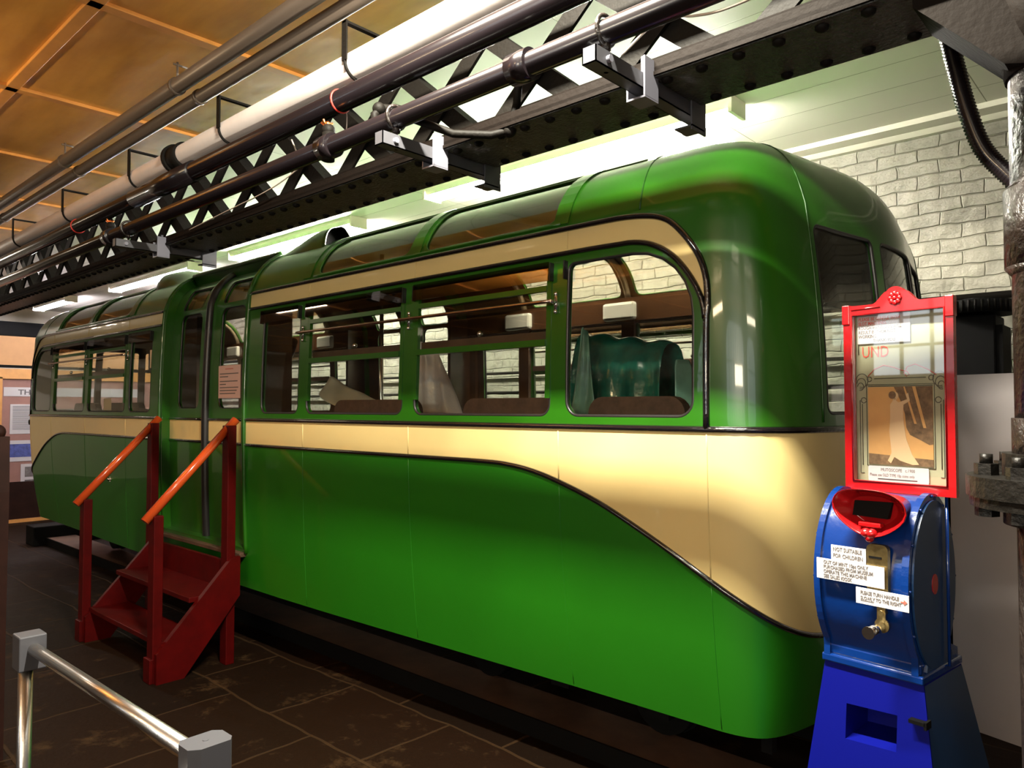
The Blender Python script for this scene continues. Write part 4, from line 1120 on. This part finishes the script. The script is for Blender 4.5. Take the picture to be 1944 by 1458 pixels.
cable('pale cable sagging along the near face of the girder by the column', [(-1.10, 1.64, 2.52), (-0.98, 1.65, 2.585), (-0.90, 1.655, 2.56), (-0.80, 1.655, 2.545), (-0.62, 1.655, 2.56), (-0.45, 1.655, 2.62), (-0.30, 1.66, 2.72)], 0.0035, M['cable'])
cable('thin looping cable on the girder above the tram roof windows', [(-2.75, 1.65, 2.70), (-2.70, 1.65, 2.62), (-2.66, 1.64, 2.57), (-2.9, 1.64, 2.52), (-3.3, 1.65, 2.50), (-3.7, 1.65, 2.475)], 0.003, M['cable'])
cable('thin wire hanging between the white pipe and the girder', [(-2.30, 1.60, 2.75), (-2.33, 1.63, 2.66), (-2.36, 1.64, 2.56)], 0.002, M['cable'])

# ================================================================== PENNY-SLOT VIEWER (mutoscope)
mu = thing('coin_viewer', 'blue drum-shaped coin viewing machine with a red framed picture on top', 'slot machine', (-0.563, 2.07, 0), math.radians(-7.5))
mu.scale = (0.965, 1, 1)
def mpn(name, fn, mat, parent=None, **kw): b = BM(); fn(b); return obj(name, b, mat, parent or mu, **kw)
YD, ZD, RY, RZ = -0.065, 1.163, 0.131, 0.205
def ell(ry, rz, n=64, a0=0, a1=2*PI): return [(YD+ry*math.cos(a0+(a1-a0)*i/n), ZD+rz*math.sin(a0+(a1-a0)*i/n)) for i in range(n+1 if a1-a0 < 6.2 else n)]
# drum body blending into a foot: closed outline in (y,z)
def outline(g):
    pts = [(YD+(RY+g)*math.cos(a), ZD+(RZ+g)*math.sin(a)) for a in [math.radians(-48)+math.radians(276)*i/48 for i in range(49)]]
    # from right/back lower, round the top, to front lower
    return pts+[(-0.148-g, 0.985), (-0.150-g, 0.952), (0.075+g, 0.952), (0.072+g, 0.985)]
def drum(b): prism(b, outline(0), 'x', -0.108, 0.108)
d_ = mpn('drum', drum, M['blue'])
for p in d_.data.polygons: p.use_smooth = True
d_.data.set_sharp_from_angle(angle=math.radians(35)) if hasattr(d_.data, 'set_sharp_from_angle') else None
for s_ in (-1, 1):
    def rim(b):
        prism(b, outline(0.008), 'x', s_*0.108-0.008, s_*0.108+0.008)
    mpn('rim', rim, M['blue'])
    sd = mpn('side_plate', lambda b: prism(b, ell(RY-0.006, RZ-0.008), 'x', s_*0.117, s_*0.122), M['blueside'])
    def leg_(b): prism(b, [(-0.12, 0.955), (0.045, 0.955), (0.02, 1.02), (-0.10, 1.02)], 'x', s_*0.116, s_*0.120)
    mpn('side_foot', leg_, M['blueside'])
    mpn('red_disc', lambda b: prism(b, [(YD-0.005+0.017*math.cos(a), ZD+0.024*math.sin(a)) for a in [2*PI*i/20 for i in range(20)]], 'x', s_*0.122, s_*0.1235), M['redgloss'])
    def riv(b):
        for i in range(12):
            a = 2*PI*i/12; sphere(b, (s_*0.117, YD+(RY+0.001)*math.cos(a), ZD+(RZ+0.001)*math.sin(a)), 0.004, u=6, v=4)
    mpn('rivet', riv, M['blue'])
mpn('foot_flange', lambda b: (box(b, -0.122, 0.126, -0.158, 0.085, 0.945, 0.965, bev=0.004), box(b, -0.115, 0.119, -0.150, -0.135, 0.965, 0.99, bev=0.004)), M['blue'])
# tapered pedestal with chute opening
def ped(b):
    zt, zb_ = 0.945, 0.0
    def ring(t): # t=0 top, 1 bottom
        return [(-0.118-0.125*t, -0.148-0.10*t), (0.124+0.125*t, -0.148-0.10*t), (0.124+0.125*t, 0.080+0.26*t), (-0.118-0.125*t, 0.080+0.26*t)]
    T = ring(0); B = ring(1)
    tv = [b.verts.new((x, y, zt)) for x, y in T]; bv = [b.verts.new((x, y, zb_)) for x, y in B]
    b.faces.new(tv)
    b.faces.new(bv[::-1])
    for i in (1, 2, 3): b.faces.new((bv[i], bv[(i+1) % 4], tv[(i+1) % 4], tv[i]))
    # front face with opening
    def fp(x, z): t = (zt-z)/(zt-zb_); return b.verts.new((x, -0.148-0.10*t, z))
    o4 = [fp(-0.058, 0.772), fp(0.066, 0.780), fp(0.066, 0.862), fp(-0.058, 0.855)]
    o5 = [b.verts.new(v.co+Vector((0, 0.12, 0.01))) for v in o4]
    A = [bv[0], bv[1], tv[1], tv[0]]
    for i in range(4): b.faces.new((A[i], A[(i+1) % 4], o4[(i+1) % 4], o4[i]))
    for i in range(4): b.faces.new((o4[i], o4[(i+1) % 4], o5[(i+1) % 4], o5[i]))
    b.faces.new(o5)
mpn('pedestal', ped, M['basebl'])
mpn('pedestal_side', lambda b: [b.faces.new([b.verts.new(v) for v in q]) for q in ([(0.1255, -0.147, 0.943), (0.2505, -0.247, 0.0), (0.2505, 0.339, 0.0), (0.1255, 0.079, 0.943)],)], M['blueside'])
mpn('side_latch', lambda b: (box(b, 0.10, 0.138, -0.178, -0.160, 0.862, 0.870), box(b, 0.134, 0.140, -0.178, -0.150, 0.855, 0.872)), M['black'])
# red viewing hood
def hood(b):
    segs = 32; rings = []
    cx, cz = 0.036, 1.340
    def outl(a, k):
        c, s_ = math.cos(a), math.sin(a)
        x = (abs(c)**0.75)*(1 if c > 0 else -1)*0.088; z = (abs(s_)**0.8)*(1 if s_ > 0 else -1)*(0.052 if s_ > 0 else 0.060)
        if s_ < 0: x *= (1-0.45*abs(s_)**1.2)
        return cx+x*k, cz+z*k
    for y, k in ((-0.115, 0.62), (-0.16, 0.70), (-0.200, 0.86), (-0.232, 1.0), (-0.236, 1.0), (-0.232, 0.955), (-0.210, 0.80), (-0.195, 0.66), (-0.192, 0.62)):
        r = []
        for i in range(segs):
            x, z = outl(2*PI*i/segs, k)
            yy = y-0.25*(z-cz)*(1 if y < -0.18 else 0.5)+(0.35*(abs(x-cx))**1.5 if y < -0.2 else 0)
            r.append(b.verts.new((x, yy, z)))
        rings.append(r)
    for i in range(len(rings)-1):
        for k in range(segs):
            f = b.faces.new((rings[i][k], rings[i][(k+1) % segs], rings[i+1][(k+1) % segs], rings[i+1][k])); f.smooth = True
    b.faces.new(rings[-1]); b.faces.new(rings[0][::-1])
    bmesh.ops.recalc_face_normals(b, faces=b.faces)
hd = mpn('viewing_hood', hood, M['redgloss'])
mpn('viewing_slot', lambda b: prism(b, [(-0.012, 1.325), (0.072, 1.323), (0.084, 1.362), (-0.006, 1.360)], 'y', -0.206, -0.19), M['black'], hd)
mpn('hood_catch', lambda b: (sphere(b, (0.024, -0.213, 1.287), 0.013, sz=0.9), sphere(b, (0.038, -0.213, 1.287), 0.013, sz=0.9), sphere(b, (0.031, -0.211, 1.276), 0.011), box(b, 0.004, 0.058, -0.212, -0.19, 1.30, 1.312, bev=0.003)), M['redgloss'], hd)
# coin plate and crank
cpz = rrect(0.022, 0.072, 1.12, 1.262, 0.012, 4)
cpl = mpn('coin_plate', lambda b: prism(b, cpz, 'y', -0.208, -0.194), M['brass'])
mpn('coin_slot', lambda b: box(b, 0.028, 0.058, -0.2095, -0.207, 1.229, 1.234), M['black'], cpl)
cr = mpn('crank', lambda b: (prism(b, rrect(0.046, 0.066, 1.07, 1.135, 0.008, 3), 'y', -0.211, -0.207), prism(b, [(0.057+0.017*math.cos(a), 1.078+0.017*math.sin(a)) for a in [2*PI*i/16 for i in range(16)]], 'y', -0.211, -0.2065), cyl(b, (0.056, -0.214, 1.106), (0.056, -0.19, 1.106), 0.007, 12)), M['brass'])
mpn('crank_handle', lambda b: (cyl(b, (0.054, -0.207, 1.074), (0.050, -0.262, 1.070), 0.012, 20), cyl(b, (0.050, -0.262, 1.070), (0.050, -0.266, 1.070), 0.0145, 20)), M['chrome'], cr)
# notices on the drum front
def mnote(label, x0, x1, z0, z1, y, lines, lx, lz, size, dz, tilt=0.0, sx=1.0, mat='ink'):
    b = BM(); box(b, x0, x1, y-0.0025, y, z0, z1); bmesh.ops.rotate(b, verts=b.verts, cent=((x0+x1)/2, y, (z0+z1)/2), matrix=Matrix.Rotation(tilt, 3, 'Y'))
    o = obj('notice', b, M['paper'], mu); o['label'] = label
    for i, ln in enumerate(lines): text(o, ln, size, M[mat], (lx+(lz-i*dz-(z0+z1)/2)*math.sin(tilt), y-0.0032, lz-i*dz-(lx-x0)*math.sin(tilt)*0), (PI/2, tilt, 0), sx=sx, ext=0.0003, bold=0.0002)
    return o
mnote('small white notice above the long one', -0.067, 0.020, 1.212, 1.247, -0.205, ['NOT SUITABLE', 'FOR CHILDREN'], -0.062, 1.2335, 0.0135, 0.0155, 0.0, 0.80)
mnote('long white notice across the drum', -0.102, 0.066, 1.163, 1.212, -0.211, ['OUT OF MINT 10ps ONLY', 'PURCHASED FROM MUSEUM', 'OPERATE THIS MACHINE', 'SEE SALES KIOSK'], -0.084, 1.2005, 0.0118, 0.0112, 0.0, 0.82)
n3 = mnote('white notice with a red arrow', -0.001, 0.122, 1.121, 1.158, -0.214, ['PLEASE TURN HANDLE', 'SLOWLY TO THE RIGHT'], 0.010, 1.144, 0.0115, 0.0125, 0.0, 0.76)
mpn('underline', lambda b: box(b, 0.010, 0.042, -0.2176, -0.217, 1.1292, 1.1300), M['ink'], n3)
mpn('arrow', lambda b: (box(b, 0.104, 0.112, -0.2178, -0.217, 1.1405, 1.1435), prism(b, [(0.111, 1.136), (0.119, 1.142), (0.111, 1.148)], 'y', -0.2178, -0.217)), M['redink'], n3)
# framed picture on top
FX0, FX1, FZ0, FZ1 = -0.116, 0.160, 1.366, 1.850
fx = (FX0+FX1)/2
def crest():
    out = [(FX0, FZ1)]
    for i in range(13):
        t = i/12; x = FX0+0.03+(fx-0.020-FX0-0.03)*t
        out.append((x, FZ1-0.002+0.030*smooth((t-0.55)/0.45)))
    top = [(fx+0.022*math.cos(a), FZ1+0.022+0.016*math.sin(a)) for a in [PI-PI*i/8 for i in range(9)]]
    out += top
    out += [(2*fx-x, z) for x, z in out[1:14][::-1]]
    out.append((FX1, FZ1)); return out
IX0, IX1, IZ0, IZ1 = -0.092, 0.138, 1.392, 1.822
fr = mpn('picture_frame', lambda b: (prism(b, [(FX0, IZ1)]+crest()+[(FX1, IZ1)], 'y', -0.030, -0.012), box(b, FX0, IX0, -0.030, -0.012, FZ0, IZ1), box(b, IX1, FX1, -0.030, -0.012, FZ0, IZ1), box(b, IX0, IX1, -0.030, -0.012, FZ0, IZ0),
     box(b, FX0-0.002, FX0+0.018, -0.034, -0.010, 1.80, FZ1+0.001, bev=0.002), box(b, FX1-0.018, FX1+0.002, -0.034, -0.010, 1.80, FZ1+0.001, bev=0.002)), M['redgloss'])
def ros(b):
    for i in range(8):
        a = 2*PI*i/8; sphere(b, (fx+0.0115*math.cos(a), -0.032, FZ1+0.008+0.0115*math.sin(a)), 0.0066, sy=0.5, u=10, v=6)
    sphere(b, (fx, -0.033, FZ1+0.008), 0.006, sy=0.6)
mpn('rosette', ros, M['redgloss'], fr)
mpn('frame_bead', lambda b: (tube(b, [(FX0+0.022, -0.031, IZ1+0.016), (FX0+0.10, -0.031, IZ1+0.018)], 0.002, 6), tube(b, [(IX0-0.002, -0.031, IZ1+0.002), (IX1+0.002, -0.031, IZ1+0.002), (IX1+0.002, -0.031, IZ0-0.002), (IX0-0.002, -0.031, IZ0-0.002)], 0.0025, 6, closed=True)), M['redgloss'], fr)
cd_ = mpn('mount_card', lambda b: box(b, IX0-0.004, IX1+0.004, -0.006, -0.003, IZ0-0.004, IZ1+0.004), M['olive'], fr)
# mount ornament lines
def orn(b):
    y = -0.0068; r = 0.0011
    def ln(p): tube(b, [(x, y, z) for x, z in p], r, 5)
    ln([(-0.066, 1.640), (0.105, 1.640), (0.105, 1.430), (-0.066, 1.430), (-0.066, 1.640)]); ln([(-0.062, 1.636), (0.101, 1.636)])
    ln([(-0.084, 1.600), (-0.084, 1.41), (-0.075, 1.41)]); ln([(0.126, 1.600), (0.126, 1.41), (0.117, 1.41)]); ln([(-0.078, 1.59), (-0.078, 1.43)]); ln([(0.120, 1.59), (0.120, 1.43)])
    ln([(-0.045, 1.656), (0.085, 1.656)]); ln([(-0.086, 1.72), (-0.086, 1.80)])
    for sx in (-1, 1):
        c = 0.02+sx*0.098
        for k_ in range(3): ln([(c+sx*0.002*k_+(0.016-0.004*k_)*math.cos(a)*sx, 1.652-0.008*k_+(0.018-0.004*k_)*math.sin(a)) for a in [0.3*q for q in range(18)]])
        ln([(c-sx*0.02+0.006*math.cos(a), 1.655+0.006*math.sin(a)) for a in [0.4*q for q in range(16)]])
        ln([(c-sx*0.004+0.007*math.cos(a), 1.600+0.007*math.sin(a)) for a in [0.4*q for q in range(16)]])
mpn('ornament', orn, M['olivedark'], fr)
pic = mpn('picture', lambda b: box(b, -0.062, 0.101, -0.0078, -0.005, 1.434, 1.634), M['sepia'], fr)
def patch(name, pts, mat, y=-0.0084):
    return mpn(name, lambda b: prism(b, pts, 'y', y, -0.0076), M[mat], pic)
# draped curtain and a standing figure in a pale gown, one arm raised
mpn('picture_shading', lambda b: (prism(b, [(0.006, 1.634), (0.101, 1.634), (0.101, 1.49), (0.092, 1.488), (0.070, 1.50), (0.045, 1.512), (0.036, 1.53), (0.033, 1.565), (0.022, 1.60)], 'y', -0.0081, -0.0076), prism(b, [(-0.062, 1.434), (0.101, 1.434), (0.101, 1.452), (-0.062, 1.462)], 'y', -0.0081, -0.0076)), M['sepiadark'], fr)
mpn('picture_light', lambda b: (prism(b, [(0.052, 1.634), (0.060, 1.634), (0.085, 1.53), (0.078, 1.53)], 'y', -0.0083, -0.0079), prism(b, [(0.030, 1.634), (0.034, 1.634), (0.062, 1.54), (0.056, 1.54)], 'y', -0.0083, -0.0079)), M['sepia'], fr)
def gown(b):
    prism(b, [(-0.012, 1.445), (-0.004, 1.438), (0.005, 1.455), (0.020, 1.446), (0.050, 1.437), (0.066, 1.438), (0.050, 1.462), (0.036, 1.500), (0.030, 1.540), (0.029, 1.570), (0.030, 1.588), (0.046, 1.598), (0.042, 1.618), (0.036, 1.614), (0.040, 1.602), (0.018, 1.594), (0.012, 1.598), (0.012, 1.606), (0.004, 1.606), (0.003, 1.598), (-0.004, 1.588), (-0.004, 1.556), (-0.007, 1.520), (-0.004, 1.490), (-0.002, 1.465)], 'y', -0.0088, -0.0076)
    prism(b, [(0.009+0.0085*math.cos(a), 1.611+0.010*math.sin(a)) for a in [2*PI*i/16 for i in range(16)]], 'y', -0.0088, -0.0076)
mpn('picture_figure', gown, M['sepialight'], fr)
mpn('picture_hair', lambda b: prism(b, [(0.002+0.0095*math.cos(a), 1.613+0.010*math.sin(a)) for a in [2*PI*i/16 for i in range(16)]], 'y', -0.0090, -0.0086), M['sepiadark'], fr)
for ln, x, z, sz in (('UND', -0.078, 1.712, 0.042),):
    text(fr, ln, sz, M['redink'], (x, -0.0068, z), (PI/2, 0, 0), sx=0.78, ext=0.0002)
mpn('flourish', lambda b: tube(b, [(x, -0.0068, z) for x, z in [(-0.062, 1.662), (-0.045, 1.680), (-0.02, 1.690), (0.005, 1.684), (0.025, 1.676), (0.04, 1.672), (0.045, 1.664), (0.038, 1.660), (0.032, 1.668), (0.040, 1.684), (0.06, 1.690), (0.09, 1.676), (0.11, 1.662)]], 0.0012, 5), M['redink'], fr)
g1 = mpn('notice', lambda b: box(b, -0.087, 0.050, -0.0098, -0.0075, 1.748, 1.822), M['paper'], fr); g1['label'] = 'white notice at the top left inside the picture frame'
# text sits at the notice's own level (child of the frame so that it stays three levels deep)
for ln, z, m_, x in (('PLEASE BE GENTLE WITH', 1.8085, 'redink', -0.084), ('SLOT MACHINES.', 1.797, 'redink', -0.084), ('ROUGH HANDLING WILL', 1.7855, 'ink', -0.084), ('RESULT IN THEM NOT', 1.774, 'ink', -0.084), ('WORKING.', 1.763, 'ink', -0.084), ('THANK-YOU.', 1.7515, 'ink', -0.045)):
    text(fr, ln, 0.0122, M[m_], (x, -0.0101, z), (PI/2, 0, 0), sx=0.80, ext=0.0002, bold=0.0002)
g2 = mpn('notice', lambda b: prism(b, rrect(-0.063, 0.090, 1.391, 1.430, 0.004, 3), 'y', -0.0100, -0.0075), M['paper'], fr); g2['label'] = 'white card at the foot of the picture'
text(fr, 'MUTOSCOPE   c.1900', 0.0115, M['ink'], (-0.030, -0.0103, 1.4175), (PI/2, 0, 0), sx=0.8, ext=0.0002)
text(fr, 'Please use OLD TYPE 10p coins only', 0.0105, M['ink'], (-0.059, -0.0103, 1.404), (PI/2, 0, 0), sx=0.72, ext=0.0002)
mpn('text_line', lambda b: box(b, -0.038, 0.062, -0.0103, -0.0100, 1.3955, 1.3985), M['galv'], fr)
mpn('frame_glass', lambda b: box(b, IX0, IX1, -0.0235, -0.0225, IZ0, IZ1), glass('picture_glass', (0.96, 0.96, 0.96), 1.5, 0.02), fr)
mpn('frame_stay', lambda b: (box(b, -0.05, -0.03, -0.02, 0.0, 1.34, 1.37), box(b, 0.075, 0.095, -0.02, 0.0, 1.34, 1.37), cyl(b, (0.13, -0.01, 0.96), (0.13, -0.01, 1.37), 0.004, 8)), M['blue'], mu)

# ================================================================== BARRIER in the left foreground
ba = thing('barrier_rail', 'low aluminium tube barrier rail in the left foreground', 'barrier', (-2.0, 0.68, 0))
def bpn(name, fn, mat): b = BM(); fn(b); bmesh.ops.translate(b, verts=b.verts, vec=(2.0, -0.68, 0)); return obj(name, b, mat, ba)
bpn('top_rail', lambda b: cyl(b, (-2.50, 0.672, 0.885), (-1.50, 0.692, 0.885), 0.017, 24), M['alu'])
bpn('post', lambda b: cyl(b, (-2.505, 0.660, 0.0), (-2.505, 0.660, 0.84), 0.0185, 24), M['alu'])
bpn('post', lambda b: cyl(b, (-1.475, 0.70, 0.0), (-1.475, 0.70, 0.85), 0.0185, 24), M['alu'])
bpn('corner_bracket', lambda b: box(b, -2.545, -2.475, 0.635, 0.705, 0.825, 0.925, bev=0.004), M['galv'])
bpn('corner_bracket', lambda b: (prism(b, [(-1.50, 0.665), (-1.485, 0.655), (-1.445, 0.655), (-1.43, 0.675), (-1.43, 0.735), (-1.445, 0.745), (-1.485, 0.745), (-1.50, 0.73)], 'z', 0.79, 0.918), cyl(b, (-1.465, 0.70, 0.917), (-1.465, 0.70, 0.9195), 0.006, 12)), M['galv'])
bpn('side_rail', lambda b: cyl(b, (-1.475, 0.66, 0.855), (-1.60, 0.15, 0.855), 0.017, 20), M['alu'])

# ================================================================== RIGHT BACKGROUND
b = BM(); q0 = Vector((-0.905, 4.285)); q1 = Vector((0.15, 3.97)); dn_ = Vector((q1.y-q0.y, -(q1.x-q0.x))).normalized()*0.02
prism(b, [tuple(q0), tuple(q1), tuple(q1-dn_), tuple(q0-dn_)], 'z', 0.0, 1.745)
tag(obj('display_board', b, M['whiteboard']), 'tall plain grey white board standing between the slot machine and column', 'board')
pj = thing('machinery', 'black machine standing against the brick wall above the board', 'machine', (-0.86, 4.75, 0))
def pjn(name, fn, mat): b = BM(); fn(b); return obj(name, b, mat, pj)
pjn('body', lambda b: (box(b, -0.13, 0.11, -0.13, 0.13, 0.0, 2.08, bev=0.01), box(b, 0.11, 0.14, -0.12, 0.12, 0.3, 2.02)), M['black'])
pjn('head', lambda b: (cyl(b, (0, 0, 2.09), (0, 0, 2.16), 0.19, 32), cyl(b, (0, 0, 2.16), (0, 0, 2.18), 0.07, 20), box(b, -0.04, 0.04, -0.03, 0.03, 2.06, 2.1)), M['black'])
def fins(b):
    for i in range(40):
        a = 2*PI*i/40; cyl(b, (0.192*math.cos(a), 0.192*math.sin(a), 2.095), (0.192*math.cos(a), 0.192*math.sin(a), 2.155), 0.006, 6)
pjn('rim_teeth', fins, M['iron'])
wpipe = pipe('wall_pipe', 'black pipe fixed along the brick wall behind the tram, the highest', 5.0, 2.225, 0.022, M['iron'])
pipe('wall_pipe', 'thin dark pipe on the brick wall seen through the tram windows, the middle', 5.02, 1.90, 0.013, M['iron'], x1=-1.2)
pipe('wall_pipe', 'thin dark pipe on the brick wall seen through the tram windows, the lowest', 5.02, 1.72, 0.013, M['iron'], x1=-1.2)

# ================================================================== FAR LEFT DISPLAY
dsp = thing('exhibition_stand', 'exhibition stand in an orange pine frame beyond the far end of the tram', 'exhibition stand', (-12.0, 3.3, 0))
def dp(name, fn, mat, parent=None): b = BM(); fn(b); return obj(name, b, mat, parent or dsp)
dp('board', lambda b: box(b, -0.06, 0.0, -1.4, 1.5, 0.02, 2.10), M['mauve'])
dp('skirting', lambda b: box(b, 0.0, 0.012, -1.4, 1.5, 0.05, 0.56), M['darkbrown'])
dp('frame', lambda b: (box(b, -0.02, 0.03, -0.545, -0.49, 0.0, 2.0), box(b, -0.02, 0.03, -0.545, 1.5, 1.98, 2.04), box(b, -0.02, 0.04, -1.4, 1.5, 0.0, 0.045)), M['orangewood'])
dp('top_board', lambda b: box(b, -0.02, 0.02, -1.4, 1.5, 2.04, 2.12), M['orangewood'])
hdr = dp('header_strip', lambda b: box(b, 0.0, 0.006, -0.47, 1.3, 1.74, 1.865), M['paper'])
text(hdr, 'THE', 0.10, M['ink'], (0.007, -0.30, 1.765), (PI/2, 0, PI/2), sx=1.15, ext=0.001, bold=0.002)
sh = dp('text_sheet', lambda b: box(b, 0.0, 0.006, -0.39, -0.03, 1.22, 1.63), M['paper'])
dp('text_lines', lambda b: [box(b, 0.006, 0.008, -0.36, -0.06-0.03*(i % 3), 1.60-0.02*i, 1.606-0.02*i) for i in range(17)], M['galv'], sh)
ph = dp('photo_mount', lambda b: box(b, 0.0, 0.006, -0.46, -0.02, 0.84, 1.13), M['paper'])
dp('photo_print', lambda b: box(b, 0.006, 0.008, -0.44, -0.04, 0.90, 1.08), M['blueprint'], ph)
ph = dp('photo_mount', lambda b: box(b, 0.0, 0.006, -0.25, 0.3, 0.30-0.20+0.30, 0.80), M['paper'])
dp('photo_print', lambda b: (box(b, 0.006, 0.008, -0.20, 0.2, 0.62, 0.76), box(b, 0.006, 0.008, -0.20, 0.2, 0.43, 0.58)), M['greyprint'], ph)
pel = thing('pelmet_board', 'tan boarded pelmet above the far display panel', 'board', (-12.0, 3.3, 2.17))
b = BM(); box(b, -0.05, 0.0, -1.4, 1.5, 0.0, 0.40); obj('board', b, M['tanboard'], pel)
b = BM(); box(b, -0.06, 0.02, -1.4, 1.5, -0.035, 0.0); obj('lower_edge', b, M['black'], pel)
for y_ in (-1.38, 1.44):
    b = BM(); box(b, -0.06, 0.0, y_, y_+0.05, -0.17, 0.4); obj('support', b, M['black'], pel)
b = BM(); prism(b, [(-0.04, 0), (0.04, 0), (0.04, 0.6), (0.05, 1.2), (0.04, 1.45), (-0.04, 1.45)], 'y', -0.04, 0.04); sphere(b, (0, 0, 1.47), 0.035)
o = obj('wooden_post', b, M['darkbrown']); o.location = (-4.01, 0.925, 0); tag(o, 'dark wooden post with a rounded knob at the left edge', 'post')
